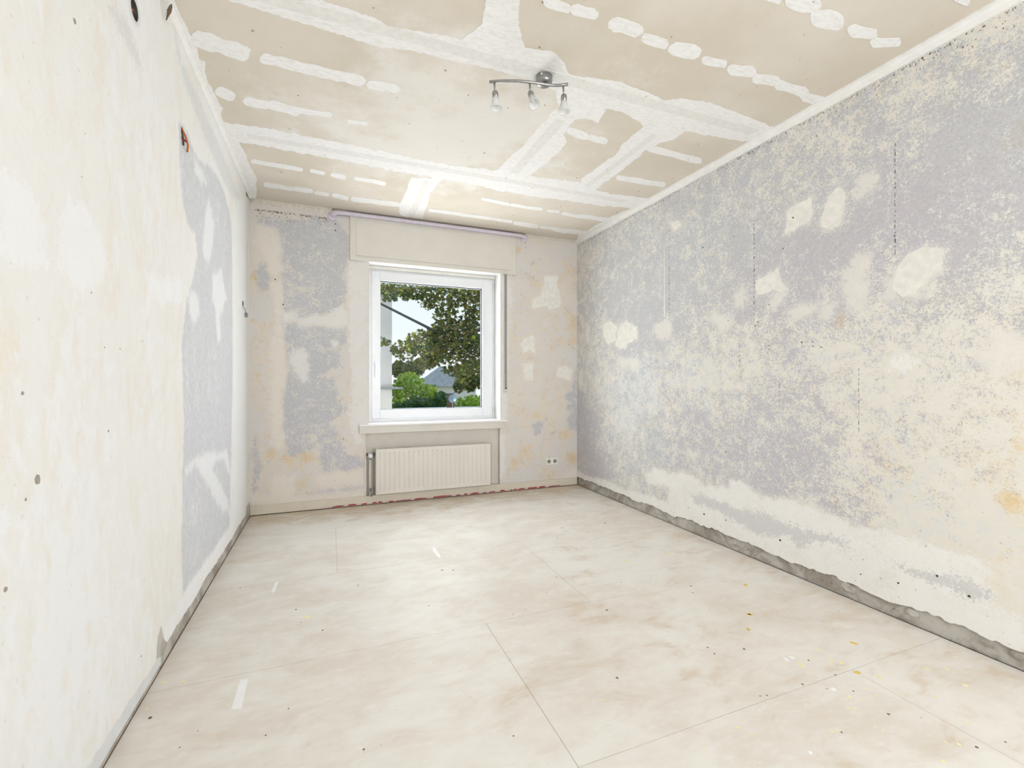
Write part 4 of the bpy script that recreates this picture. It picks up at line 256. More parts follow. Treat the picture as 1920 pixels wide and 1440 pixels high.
M = {}
M['wall_right'] = wall_material('stripped_plaster_blue', lin(233, 230, 222), lin(229, 224, 213), lin(228, 202, 148), lin(195, 198, 204), lin(194, 190, 201), lin(241, 240, 237), lin(234, 231, 224), lin(205, 206, 207), lin(233, 224, 205), lin(224, 228, 229), A=1.5, B=1.9, C=1.3, contrast=(0.26, 0.78), E=1.8, wash=0.6, dots=0.5, strength=0.84)
M['wall_left'] = wall_material('stripped_plaster_white', lin(235, 235, 233), lin(231, 230, 226), lin(233, 223, 205), lin(209, 212, 217), lin(210, 211, 220), lin(239, 241, 243), lin(238, 236, 231), lin(217, 218, 218), lin(232, 227, 218), lin(237, 239, 241), A=0.8, B=0.8, C=0.6, strength=0.9, stretch=(1, 1, 0.5), contrast=(0.26, 0.76), E=1.6, wash=0.75, dots=0.18, WS=0.7)
M['wall_back'] = wall_material('stripped_plaster_beige', lin(226, 220, 212), lin(219, 214, 208), lin(224, 200, 160), lin(200, 202, 206), lin(201, 198, 208), lin(234, 232, 229), lin(235, 228, 218), lin(204, 204, 204), lin(229, 216, 196), lin(222, 220, 219), A=1.8, B=2.0, C=1.2, strength=0.9, contrast=(0.28, 0.72), E=1.8, wash=0.7, dots=0.4)

def m_board():
    t = NT('plasterboard_paper')
    n = t.noise(1.3, 4, 0.6)
    f = t.noise(40, 4, 0.6, vec=t.scaled((1, 5, 1)))
    c = t.mix(t.smooth(0.35, 0.65, n), lin(225, 217, 205), lin(215, 206, 190))
    c = t.mix(t.mul(t.smooth(0.55, 0.8, f), 0.35), c, lin(232, 226, 212))
    # dust rubbed into the paper around the middle joints
    d = t.n.new('ShaderNodeVectorMath'); d.operation = 'DISTANCE'
    t.put(d.inputs[0], t.pos); d.inputs[1].default_value = (0.75, 2.95, 2.8)
    dust = t.smooth(0.35, 0.75, t.add(t.math('MULTIPLY_ADD', d.outputs['Value'], -0.50, 0.92), t.cen(t.noise(3.0, 4, 0.65), 1.3), t.cen(f, 0.3)))
    c = t.mix(t.mul(dust, 0.65), c, lin(240, 239, 234))
    c = t.mix(t.mul(t.smooth(0.735, 0.75, t.noise(30, 2, 0.5)), 0.6), c, lin(190, 160, 120))
    return t.done(c, 0.9)
M['board'] = m_board()

def m_filler():
    t = NT('joint_filler')
    f = t.noise(26, 5, 0.65, 0.5, vec=t.scaled((1, 3, 1)))
    c = t.mix(t.smooth(0.4, 0.75, f), lin(244, 244, 243), lin(230, 228, 222))
    return t.done(c, 0.85)
M['filler'] = m_filler()
M['tape'] = simple('joint_tape', (237, 236, 232), 0.9, var=0.04, scale=30)
M['patch'] = simple('wall_filler', (240, 238, 231), 0.9, var=0.05, scale=30, bump=0.2)

def m_floor():
    t = NT('fibreboard')
    a = t.noise(1.4, 4, 0.65, 0.4)
    s1 = t.noise(5.0, 3, 0.68, 0.5, vec=t.scaled((0.75, 1.5, 1)))
    s2 = t.noise(24, 3, 0.7, 0.2, vec=t.scaled((0.7, 1.7, 1)))
    c = t.mix(t.smooth(0.38, 0.62, t.add(t.mul(a, 0.55), t.mul(s1, 0.45))), lin(230, 227, 220), lin(218, 210, 199))
    c = t.mix(t.mul(t.smooth(0.5, 0.72, s2), 0.5), c, lin(234, 231, 225))
    st = t.smooth(0.35, 0.95, t.add(t.attr('stain_and_shade'), t.cen(s1, 2.2), t.cen(s2, 1.2)))  # also carries the painted shade along the window wall
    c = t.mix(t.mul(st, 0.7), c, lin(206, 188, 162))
    c = t.mix(t.mul(t.smooth(0.72, 0.75, t.noise(55, 2, 0.5)), 0.5), c, lin(190, 178, 160))
    r = t.math('MULTIPLY_ADD', a, 0.3, 0.42)
    return t.done(c, r)
M['floor'] = m_floor()
M['seam'] = simple('tan_joint', (196, 172, 144), 0.95)
M['slab'] = simple('dark_subfloor', (92, 86, 80), 0.95)

def m_concrete():
    t = NT('bare_masonry_strip')
    a = t.noise(6, 5, 0.7, 0.6)
    b = t.noise(45, 4, 0.7)
    c = t.mix(t.smooth(0.4, 0.62, a), lin(196, 192, 184), lin(158, 150, 140))
    c = t.mix(t.smooth(0.58, 0.68, t.add(t.mul(a, 0.4), t.mul(b, 0.6))), c, lin(96, 88, 80))
    return t.done(c, 0.95, t.bump(b, 0.5, 0.006))
M['concrete'] = m_concrete()
M['smeared'] = simple('whitewashed_strip', (226, 227, 228), 0.9, var=0.05, scale=9, bump=0.2)
M['cornice'] = simple('painted_cornice', (239, 238, 235), 0.8, var=0.03, scale=20, bump=0.1)
M['cornice_dirty'] = simple('stained_cornice', (224, 218, 206), 0.85, var=0.07, scale=40, bump=0.2)
M['cream_paint'] = simple('cream_gloss_paint', (226, 222, 213), 0.45, var=0.02, scale=5)
M['niche'] = simple('niche_paint', (228, 222, 213), 0.7, var=0.03, scale=7)
M['base_paint'] = simple('skirting_paint', (222, 214, 198), 0.5, var=0.03, scale=10)
M['red'] = simple('red_paint_flakes', (176, 40, 52), 0.6, var=0.15, scale=60)
M['pale_flake'] = simple('pale_paint_flakes', (226, 208, 200), 0.7, var=0.1, scale=60)
M['pvc'] = simple('white_pvc', (228, 230, 232), 0.3, var=0.01)
M['pvc_grey'] = simple('frame_rebate', (222, 220, 212), 0.45, var=0.02)
M['reveal'] = simple('white_reveal_paint', (236, 236, 235), 0.6, var=0.02)
M['gasket'] = simple('rubber_gasket', (44, 46, 52), 0.6)
M['sill_stone'] = simple('sill_white', (246, 243, 242), 0.35, var=0.02)
M['radiator'] = simple('radiator_enamel', (231, 226, 217), 0.4, var=0.015, scale=4)
M['lilac'] = simple('lilac_paint', (224, 216, 230), 0.5, var=0.05, scale=20)
M['steel'] = simple('brushed_steel', (168, 168, 166), 0.32, metal=0.9, var=0.08, scale=60)
M['strap'] = simple('grey_webbing', (156, 154, 152), 0.9, var=0.08, scale=90)
M['socket'] = simple('socket_plastic', (240, 237, 228), 0.4, var=0.01)
M['dark'] = simple('dark_hole', (52, 46, 42), 0.9, var=0.15, scale=80)
M['mid_dark'] = simple('brown_grime', (120, 100, 78), 0.9, var=0.15, scale=80)
M['chip'] = simple('torn_paper', (186, 160, 124), 0.9, var=0.2, scale=60)
M['grime'] = simple('pale_grime', (168, 160, 146), 0.9, var=0.1, scale=60)
M['copper'] = simple('copper_wire', (206, 120, 60), 0.35, metal=0.7)
M['black_plastic'] = simple('black_plastic', (60, 54, 50), 0.5)
M['bluegrey'] = simple('dirty_valve_metal', (150, 150, 152), 0.5, metal=0.4)
M['tape_floor'] = simple('white_tape', (242, 242, 242), 0.5, var=0.02)
M['yellow'] = simple('pale_yellow_drips', (240, 232, 186), 0.5, var=0.03, scale=50)
M['amber'] = simple('amber_drips', (226, 196, 90), 0.5, var=0.05, scale=50)
M['white_drip'] = simple('white_drips', (246, 246, 246), 0.5, var=0.02)
M['crack'] = simple('wall_seam_grey', (120, 124, 138), 0.95, var=0.2, scale=90)  # dark grey-blue of the crack and seam lines

def m_glass(name, tint, gloss):
    t = NT(name)
    tr = t.n.new('ShaderNodeBsdfTransparent')
    tr.inputs[0].default_value = tint
    gl = t.n.new('ShaderNodeBsdfGlossy')
    gl.inputs['Roughness'].default_value = 0.02
    fr = t.n.new('ShaderNodeFresnel')
    fr.inputs[0].default_value = 1.45
    mx = t.n.new('ShaderNodeMixShader')
    t.l.new(t.mul(fr.outputs[0], gloss), mx.inputs[0])
    t.l.new(tr.outputs[0], mx.inputs[1])
    t.l.new(gl.outputs[0], mx.inputs[2])
    t.l.new(mx.outputs[0], t.out.inputs[0])
    return t.m
M['glass'] = m_glass('window_glass', (0.97, 0.985, 0.98, 1), 0.07)
def m_shade():
    t = NT('frosted_lamp_glass')
    tr = t.n.new('ShaderNodeBsdfTransparent')
    tr.inputs[0].default_value = (0.95, 0.95, 0.95, 1)
    p = t.n.new('ShaderNodeBsdfPrincipled')
    p.inputs['Base Color'].default_value = lin(248, 248, 248)
    p.inputs['Roughness'].default_value = 0.12
    mx = t.n.new('ShaderNodeMixShader')
    mx.inputs[0].default_value = 0.5
    t.l.new(tr.outputs[0], mx.inputs[1])
    t.l.new(p.outputs[0], mx.inputs[2])
    t.l.new(mx.outputs[0], t.out.inputs[0])
    return t.m
M['shade'] = m_shade()

def m_leaf(name):
    t = NT(name)
    c = t.attrc('leaf')
    d = t.n.new('ShaderNodeBsdfDiffuse'); t.l.new(c, d.inputs[0])
    tl = t.n.new('ShaderNodeBsdfTranslucent'); t.l.new(t.mix(0.3, c, lin(190, 204, 90)), tl.inputs[0])
    mx = t.n.new('ShaderNodeMixShader'); mx.inputs[0].default_value = 0.45
    t.l.new(d.outputs[0], mx.inputs[1]); t.l.new(tl.outputs[0], mx.inputs[2])
    t.l.new(mx.outputs[0], t.out.inputs[0])
    return t.m
M['leaf'] = m_leaf('tree_leaf')
M['bark'] = simple('bark', (92, 96, 92), 0.9, var=0.2, scale=30, bump=0.5)
M['render'] = simple('pale_house_render', (236, 230, 222), 0.9, var=0.03, scale=3)
M['roof'] = simple('grey_roof_tiles', (186, 192, 202), 0.8, var=0.1, scale=6)
M['flatroof'] = simple('white_roof_sheet', (240, 242, 244), 0.7, var=0.03, scale=3)
M['dish'] = simple('satellite_dish_paint', (112, 134, 154), 0.4, var=0.04)
M['grass'] = simple('garden_ground', (110, 128, 76), 0.95, var=0.25, scale=2)

# ------------------------------------------------------------------ mesh helpers
def link(name, me, mat=None, parent=None):
    o = bpy.data.objects.new(name, me)
    COL.objects.link(o)
    if mat is not None:
        me.materials.append(mat)
    if parent is not None:
        o.parent = parent
    return o

def wloc(o):
    v = Vector((0, 0, 0))
    while o is not None:
        v += Vector(o.location)
        o = o.parent
    return v

def obj(name, bm, mat, parent=None, smooth=False, origin=None):
    bmesh.ops.recalc_face_normals(bm, faces=bm.faces)
    me = bpy.data.meshes.new(name)
    if origin is not None:
        bmesh.ops.translate(bm, vec=-Vector(origin), verts=bm.verts)
    bm.to_mesh(me)
    bm.free()
    if smooth:
        me.polygons.foreach_set('use_smooth', [True] * len(me.polygons))
    o = link(name, me, mat, parent)
    if origin is not None:
        o.location = Vector(origin) - wloc(parent)
    elif parent is not None:
        o.location = -wloc(parent)
    return o

def empty(name, loc):
    o = bpy.data.objects.new(name, None)
    COL.objects.link(o)
    o.location = loc
    o.empty_display_size = 0.05
    return o

def tag(o, label=None, cat=None, group=None, kind=None):
    if label: o['label'] = label
    if cat: o['category'] = cat
    if group: o['group'] = group
    if kind: o['kind'] = kind
    return o

def box(bm, x0, x1, y0, y1, z0, z1, bev=0.0):
    vs = [bm.verts.new(p) for p in [(x0, y0, z0), (x1, y0, z0), (x1, y1, z0), (x0, y1, z0), (x0, y0, z1), (x1, y0, z1), (x1, y1, z1), (x0, y1, z1)]]
    fs = [bm.faces.new([vs[i] for i in q]) for q in [(3, 2, 1, 0), (4, 5, 6, 7), (0, 1, 5, 4), (1, 2, 6, 5), (2, 3, 7, 6), (3, 0, 4, 7)]]
    if bev > 0:
        es = list({e for f in fs for e in f.edges})
        bmesh.ops.bevel(bm, geom=es, offset=bev, segments=2, affect='EDGES', profile=0.5)
    return bm

def bx(*a, bev=0.0):
    return box(bmesh.new(), *a, bev=bev)

def lathe(bm, prof, centre, axis=(0, 0, 1), seg=24, cap=True):
    ax = Vector(axis).normalized()
    q = Vector((0, 0, 1)).rotation_difference(ax).to_matrix()
    c = Vector(centre)
    rings = []
    for r, h in prof:
        rings.append([bm.verts.new(c + q @ Vector((r * math.cos(2 * math.pi * k / seg), r * math.sin(2 * math.pi * k / seg), h))) for k in range(seg)])
    for a, b in zip(rings, rings[1:]):
        for k in range(seg):
            bm.faces.new((a[k], a[(k + 1) % seg], b[(k + 1) % seg], b[k]))
    if cap:
        bm.faces.new(rings[0][::-1])
        bm.faces.new(rings[-1])
    return bm

def tube(bm, pts, r, seg=10):
    pts = [Vector(p) for p in pts]
    rr = r if isinstance(r, (list, tuple)) else [r] * len(pts)
    up = Vector((0, 0, 1))
    rings = []
    for i, p in enumerate(pts):
        t = (pts[min(i + 1, len(pts) - 1)] - pts[max(i - 1, 0)]).normalized()
        if abs(t.dot(up)) > 0.98:
            a = Vector((1, 0, 0))
        else:
            a = up
        u = t.cross(a).normalized()
        v = t.cross(u).normalized()
        rings.append([bm.verts.new(p + rr[i] * (math.cos(2 * math.pi * k / seg) * u + math.sin(2 * math.pi * k / seg) * v)) for k in range(seg)])
    for a, b in zip(rings, rings[1:]):
        for k in range(seg):
            bm.faces.new((a[k], a[(k + 1) % seg], b[(k + 1) % seg], b[k]))
    bm.faces.new(rings[0][::-1])
    bm.faces.new(rings[-1])
    return bm

def plate(bm, pts, nrm, th):
    """A flat polygon with thickness th along nrm."""
    n = Vector(nrm)
    a = [bm.verts.new(Vector(p)) for p in pts]
    b = [bm.verts.new(Vector(p) + n * th) for p in pts]
    k = len(pts)
    for tri in tessellate_polygon([[Vector(p) for p in pts]]):
        bm.faces.new([b[i] for i in tri])
        if th > 0.1:
            bm.faces.new([a[i] for i in tri])
    for i in range(k):
        bm.faces.new((a[i], a[(i + 1) % k], b[(i + 1) % k], b[i]))
    return bm

# ------------------------------------------------------------------ wall fields
def sdf(P, poly):
    """Signed distance (positive inside) of points P to a polygon."""
    q = np.array(poly, float)
    d = np.full(len(P), 1e9)
    ins = np.zeros(len(P), bool)
    for i in range(len(q)):
        a, b = q[i], q[(i + 1) % len(q)]
        e = b - a
        w = P - a
        t = np.clip((w @ e) / max(e @ e, 1e-12), 0, 1)
        d = np.minimum(d, np.hypot(*(w - t[:, None] * e).T))
        c = ((a[1] <= P[:, 1]) != (b[1] <= P[:, 1]))
        with np.errstate(divide='ignore', invalid='ignore'):
            xi = a[0] + (P[:, 1] - a[1]) / (b[1] - a[1]) * e[0]
        ins ^= c & (P[:, 0] < xi)
    return np.where(ins, d, -d)

def field_sdf(P, polys):
    f = np.full(len(P), -1.0)
    for p in polys:
        q = np.array(p)
        lo, hi = q.min(0) - 0.12, q.max(0) + 0.12
        k = np.where((P >= lo).all(1) & (P <= hi).all(1))[0]
        if len(k):
            f[k] = np.maximum(f[k], np.clip(sdf(P[k], p) / 0.1, -1, 1))
    return f

def field_rbf(P, pts, s=0.16):
    a = np.zeros(len(P)); w = np.full(len(P), 1e-9)
    for x, y, v in pts:
        g = np.exp(-((P[:, 0] - x) ** 2 + (P[:, 1] - y) ** 2) / (2 * s * s)) + 1e-7
        a += g * v; w += g
    return a / w

def field_blob(P, pts):
    a = np.zeros(len(P))
    for x, y, r, v in pts:
        a = np.maximum(a, v * np.exp(-((P[:, 0] - x) ** 2 + (P[:, 1] - y) ** 2) / (2 * r * r)))
    return a

def wall_grid(name, u0, u1, v0, v1, step, to3, fields, mat, holes=(), rag=None, parent=None):
    us = np.unique(np.round(np.concatenate([np.linspace(u0, u1, int((u1 - u0) / step) + 1), [c for h in holes for c in h[:2]]]), 5))
    vs = np.unique(np.round(np.concatenate([np.linspace(v0, v1, int((v1 - v0) / step) + 1), [c for h in holes for c in h[2:]]]), 5))
    us = us[(us >= u0) & (us <= u1)]; vs = vs[(vs >= v0) & (vs <= v1)]
    nu, nv = len(us), len(vs)
    U, V = np.meshgrid(us, vs)
    P = np.stack([U.ravel(), V.ravel()], 1)
    V2 = V.copy()
    if rag is not None:
        V2[0, :] += rag(us)
    P3 = to3(U.ravel(), V2.ravel())
    i = np.arange(nu * nv).reshape(nv, nu)
    q = np.stack([i[:-1, :-1], i[:-1, 1:], i[1:, 1:], i[1:, :-1]], -1).reshape(-1, 4)
    cu = ((us[:-1] + us[1:]) / 2)[None, :].repeat(nv - 1, 0).ravel()
    cv = ((vs[:-1] + vs[1:]) / 2)[:, None].repeat(nu - 1, 1).ravel()
    keep = np.ones(len(q), bool)
    for a, b, c, d in holes:
        keep &= ~((cu > a) & (cu < b) & (cv > c) & (cv < d))
    q = q[keep]
    me = bpy.data.meshes.new(name)
    me.vertices.add(len(P3)); me.vertices.foreach_set('co', P3.astype(np.float32).ravel())
    me.loops.add(len(q) * 4); me.loops.foreach_set('vertex_index', q.ravel().astype(np.int32))
    me.polygons.add(len(q)); me.polygons.foreach_set('loop_start', np.arange(0, len(q) * 4, 4, dtype=np.int32))
    me.update(calc_edges=True)
    me.polygons.foreach_set('use_smooth', [True] * len(q))
    for k, fn in fields.items():
        at = me.attributes.new(k, 'FLOAT', 'POINT')
        at.data.foreach_set('value', fn(P).astype(np.float32))
    o = link(name, me, mat, parent)
    return tag(o, kind='structure')

rng = np.random.RandomState(5)
def ragged(amp, freq, seed):
    r = np.random.RandomState(seed)
    k = r.rand(400)
    def f(u):
        x = u * freq + 50
        i = np.floor(x).astype(int); t = x - i
        a = k[i % 400] * (1 - t) + k[(i + 1) % 400] * t
        x2 = u * freq * 5 + 91
        i2 = np.floor(x2).astype(int)
        return amp * (a - 0.5) + amp * 0.45 * (k[i2 % 400] - 0.5)
    return f

# ------------------------------------------------------------------ walls
W2 = (0.80, 2.40, 0.60, 2.40)           # unseen window added in the wall behind the camera: x0,x1,z0,z1
zero = lambda P: np.zeros(len(P))
none = lambda P: np.full(len(P), -1.0)
def right_paint(P):
    return (field_rbf(P, RIGHT_BLUE) - 0.5) * 1.4 + 0.5
wall_right = wall_grid('wall_right', YR, D, 0.085, H, 0.0125,
    lambda u, v: np.stack([np.full_like(u, XR), u, v], 1),
    {'paint': right_paint, 'violet': lambda P: field_rbf(P, RIGHT_VIOLET), 'ochre': lambda P: field_blob(P, RIGHT_OCHRE),
     'white': lambda P: field_sdf(P, RIGHT_WHITE), 'cream': lambda P: field_sdf(P, RIGHT_CREAM + RIGHT_PATCH), 'grey': lambda P: field_sdf(P, RIGHT_GREY), 'cool': lambda P: field_blob(P, RIGHT_COOL)},
    M['wall_right'], rag=ragged(0.03, 7, 1))

HOLE = (1.963, 2.033, 2.472, 2.542)     # open junction box
def lx(u):
    t = np.clip((u - 4.33) / 0.07, 0, 1)
    return XL - 0.014 * t * t * (3 - 2 * t)
wall_left = wall_grid('wall_left', YR, D, 0.085, H, 0.0125,
    lambda u, v: np.stack([lx(u), u, v], 1),
    {'paint': lambda P: np.clip(0.5 + field_sdf(P, LEFT_BLUE) * 1.6, 0, 0.75), 'violet': lambda P: np.clip(0.8 - np.abs(P[:, 1] - 0.9) * 1.2, 0, 0.8), 'ochre': lambda P: field_blob(P, LEFT_OCHRE),
     'white': lambda P: field_sdf(P, LEFT_WHITE), 'cream': none, 'grey': lambda P: field_sdf(P, LEFT_GREY), 'cool': zero},
    M['wall_left'], holes=[HOLE], rag=ragged(0.02, 6, 2))

WIN = (0.354, 1.704, 0.776, 2.352)
NICHE = (0.325, 1.70, 0.085, 0.690)
wall_back = wall_grid('wall_back', XL - 0.03, XR, 0.0, H, 0.01,
    lambda u, v: np.stack([u, np.full_like(u, D), v], 1),
    {'paint': lambda P: np.clip(0.42 + field_sdf(P, BACK_BLUE) * 1.3, 0, 0.72), 'violet': lambda P: np.clip(0.35 + 0.5 * (0.9 - P[:, 1]), 0, 0.9), 'ochre': lambda P: np.maximum(field_blob(P, BACK_OCHRE), 0.30 * (P[:, 0] > 1.75) + 0.28 * (P[:, 0] < -0.4)),
     'white': lambda P: field_sdf(P, BACK_WHITE), 'cream': lambda P: field_sdf(P, BACK_CREAM + BACK_PATCH), 'grey': none, 'cool': zero},
    M['wall_back'], holes=[WIN, NICHE])

bm = bmesh.new()
box(bm, XL - 0.16, W2[0], YR - 0.2, YR, -0.2, H + 0.2); box(bm, W2[1], XR + 0.2, YR - 0.2, YR, -0.2, H + 0.2)
box(bm, W2[0], W2[1], YR - 0.2, YR, -0.2, W2[2]); box(bm, W2[0], W2[1], YR - 0.2, YR, W2[3], H + 0.2)
wall_rear = tag(obj('wall_rear', bm, M['smeared']), kind='structure')

# niche behind the radiator and the reveals of the window: faces of the same wall
bm = bmesh.new()
x0, x1, z0, z1 = NICHE
dn = 0.055
for quad in ([(x0, D + dn, z0), (x1, D + dn, z0), (x1, D + dn, z1), (x0, D + dn, z1)], [(x0, D, z0), (x0, D + dn, z0), (x0, D + dn, z1), (x0, D, z1)],
             [(x1, D, z0), (x1, D + dn, z0), (x1, D + dn, z1), (x1, D, z1)], [(x0, D, z1), (x1, D, z1), (x1, D + dn, z1), (x0, D + dn, z1)], [(x0, D, z0), (x1, D, z0), (x1, D + dn, z0), (x0, D + dn, z0)]):
    bm.faces.new([bm.verts.new(p) for p in quad])
obj('radiator_niche', bm, M['niche'], wall_back)
bm = bmesh.new()
x0, x1, z0, z1 = WIN
dr = 0.30
for quad in ([(x0, D, z0), (x0, D + dr, z0), (x0, D + dr, z1), (x0, D, z1)], [(x1, D, z0), (x1, D + dr, z0), (x1, D + dr, z1), (x1, D, z1)],
             [(x0, D, z1), (x1, D, z1), (x1, D + dr, z1), (x0, D + dr, z1)], [(x0, D, z0), (x1, D, z0), (x1, D + dr, z0), (x0, D + dr, z0)]):
    bm.faces.new([bm.verts.new(p) for p in quad])
obj('window_reveal', bm, M['reveal'], wall_back)
# cream corner bead on the niche's left edge
obj('corner_bead', bx(0.313, 0.327, D - 0.006, D + 0.02, 0.085, 0.55, bev=0.002), M['cream_paint'], wall_back)

# outer masonry so that daylight only comes in through the windows
bm = bmesh.new()
box(bm, XL - 0.16, XL - 0.09, YR, D + 0.3, -0.2, H + 0.2)
obj('outer_leaf', bm, M['concrete'], wall_left)
obj('outer_leaf', bx(XR + 0.09, XR + 0.2, YR - 0.1, D + 0.3, -0.2, H + 0.2), M['concrete'], wall_right)
bm = bmesh.new()
x0, x1, z0, z1 = WIN
box(bm, XL - 0.16, x0 - 0.004, D + 0.12, D + 0.3, -0.2, H + 0.2); box(bm, x1 + 0.004, XR + 0.2, D + 0.12, D + 0.3, -0.2, H + 0.2)
box(bm, x0 - 0.004, x1 + 0.004, D + 0.12, D + 0.3, -0.2, z0 - 0.004); box(bm, x0 - 0.004, x1 + 0.004, D + 0.12, D + 0.3, z1 + 0.004, H + 0.2)
obj('outer_leaf', bm, M['concrete'], wall_back)

# bare strips where the skirting boards were taken off
bm = bx(XR + 0.012, XR + 0.06, YR, D, -0.03, 0.125)
obj('bare_masonry', bm, M['concrete'], wall_right)
bm = bx(XL - 0.06, XL - 0.012, 2.30, D, -0.03, 0.125)
obj('bare_masonry', bm, M['concrete'], wall_left)
bm = bx(XL - 0.06, XL - 0.006, YR, 2.30, 0.022, 0.13)
obj('whitewashed_strip', bm, M['smeared'], wall_left)
bm = bx(XL - 0.06, XL - 0.010, YR, 2.30, -0.03, 0.03)
obj('bare_masonry', bm, M['concrete'], wall_left)
# lumps of mortar left on the strip
rr = random.Random(3)
for y, s in ((1.66, 0.035), (1.36, 0.022), (2.42, 0.02), (3.05, 0.018), (0.99, 0.02), (3.9, 0.015)):
    bm = bmesh.new()
    bmesh.ops.create_icosphere(bm, subdivisions=2, radius=s, matrix=Matrix.Translation((XR + 0.012, y, 0.055)) @ Matrix.Diagonal((0.5, 1.2, 1.0, 1)))
    for v in bm.verts:
        v.co += Vector((rr.uniform(-1, 1), rr.uniform(-1, 1), rr.uniform(-1, 1))) * s * 0.12
    obj('mortar_lump', bm, M['concrete'], wall_right)

# filler patches, drill holes and seams on the walls
for p in RIGHT_PATCH:
    obj('filler_patch', plate(bmesh.new(), [(XR, a, b) for a, b in p], (-1, 0, 0), 0.0008), M['patch'], wall_right)
for p in BACK_PATCH:
    obj('filler_patch', plate(bmesh.new(), [(a, D, b) for a, b in p], (0, -1, 0), 0.0008), M['patch'], wall_back)
def holes(name, pts, to3, nrm, parent, mat):
    bm = bmesh.new()
    r0 = random.Random(len(pts))
    for a, b, r in pts:
        k = 7
        plate(bm, [to3(a + r * math.cos(2 * math.pi * i / k) * r0.uniform(0.7, 1.2), b + r * math.sin(2 * math.pi * i / k) * r0.uniform(0.7, 1.2)) for i in range(k)], nrm, 0.0008)
    o = obj(name, bm, mat, parent)
    o['kind'] = 'stuff'
holes('drill_holes', RIGHT_HOLES, lambda a, b: (XR, a, b), (-1, 0, 0), wall_right, M['dark'])
holes('drill_holes', LEFT_HOLES, lambda a, b: (XL, a, b), (1, 0, 0), wall_left, M['grime'])
holes('drill_holes', BACK_HOLES, lambda a, b: (a, D, b), (0, -1, 0), wall_back, M['dark'])
bm = bmesh.new()
r0 = random.Random(9)
for y, za, zb in RIGHT_LINES:
    z = za
    thin = zb < 1.3
    while z > zb:
        l = r0.uniform(0.006, 0.03); w = r0.uniform(0.0012, 0.0035) * (0.5 if thin else 1)
        yy = y + r0.uniform(-0.0015, 0.0015)
        plate(bm, [(XR, yy - w, z), (XR, yy + w, z - l * 0.2), (XR, yy + w * 0.7, z - l), (XR, yy - w * 0.8, z - l * 0.9)], (-1, 0, 0), 0.0008)
        z -= l + r0.uniform(0.004, 0.02)
o = obj('wallpaper_seams', bm, M['crack'], wall_right)
o['kind'] = 'stuff'

obj('plaster_scratch', plate(bmesh.new(), [(XR, a, b) for a, b in ((3.134, 2.33), (3.139, 2.33), (3.142, 1.74), (3.127, 1.74))], (-1, 0, 0), 0.0008), M['patch'], wall_right)
# cornice strips
def cornice(name, path, nrm, mat, s=0.042):
    """Concave strip between wall and ceiling: path start,end; nrm points into the room."""
    a, b = Vector(path[0]), Vector(path[1])
    n = Vector(nrm)
    prof = [(0.0, s * 1.0), (0.006, s * 1.0), (0.010, s * 0.8), (0.016, s * 0.5), (0.026, s * 0.26), (s * 0.85, 0.010), (s * 0.95, 0.008), (s * 0.95, 0.0), (0.0, 0.0)]
    N = 60
    bm = bmesh.new()
    r = random.Random(name)
    prev = None
    for i in range(N + 1):
        c = a.lerp(b, i / N)
        j = r.uniform(0.92, 1.08)
        ring = [bm.verts.new(c + n * (p * j) + Vector((0, 0, -q * j))) for p, q in prof]
        if prev:
            for k in range(len(prof)):
                bm.faces.new((prev[k], prev[(k + 1) % len(prof)], ring[(k + 1) % len(prof)], ring[k]))
        else:
            bm.faces.new(ring)
        prev = ring
    bm.faces.new(prev[::-1])
    return tag(obj(name, bm, mat), kind='structure')
cornice('trim_1', [(XR, YR, H), (XR, D, H)], (-1, 0, 0), M['cornice'])
cornice('trim_2', [(XL, YR, H), (XL, D - 0.10, H)], (1, 0, 0), M['cornice'], 0.036)
cornice('trim_3', [(XL, D, H), (0.02, D, H)], (0, -1, 0), M['cornice_dirty'], 0.036)
cornice('trim_4', [(1.98, D, H), (XR - 0.03, D, H)], (0, -1, 0), M['cornice_dirty'], 0.024)
# dark flecks of old adhesive under the cornices
def flecks(name, n, to3, nrm, u0, u1, z0, zs, parent, seed, size=1.0):
    bm = bmesh.new()
    r = random.Random(seed)
    for i in range(n):
        u = r.uniform(u0, u1)
        z = z0 - abs(r.gauss(0, zs)) if r.random() < 0.35 else z0 - r.uniform(0, 0.012)
        w = r.uniform(0.0012, 0.0034) * size; h = r.uniform(0.003, 0.012) * size
        plate(bm, [to3(u - w, z), to3(u + w, z - h * 0.2), to3(u + w * 0.6, z - h), to3(u - w * 0.8, z - h * 0.7)], nrm, 0.0008)
    o = obj(name, bm, M['mid_dark'], parent)
    o['kind'] = 'stuff'
flecks('adhesive_flecks', 190, lambda u, z: (u, D, z), (0, -1, 0), XL + 0.03, -0.02, H - 0.075, 0.035, wall_back, 4, 1.1)
flecks('adhesive_flecks', 420, lambda u, z: (XR, u, z), (-1, 0, 0), 0.9, D - 0.05, H - 0.048, 0.055, wall_right, 6, 0.9)

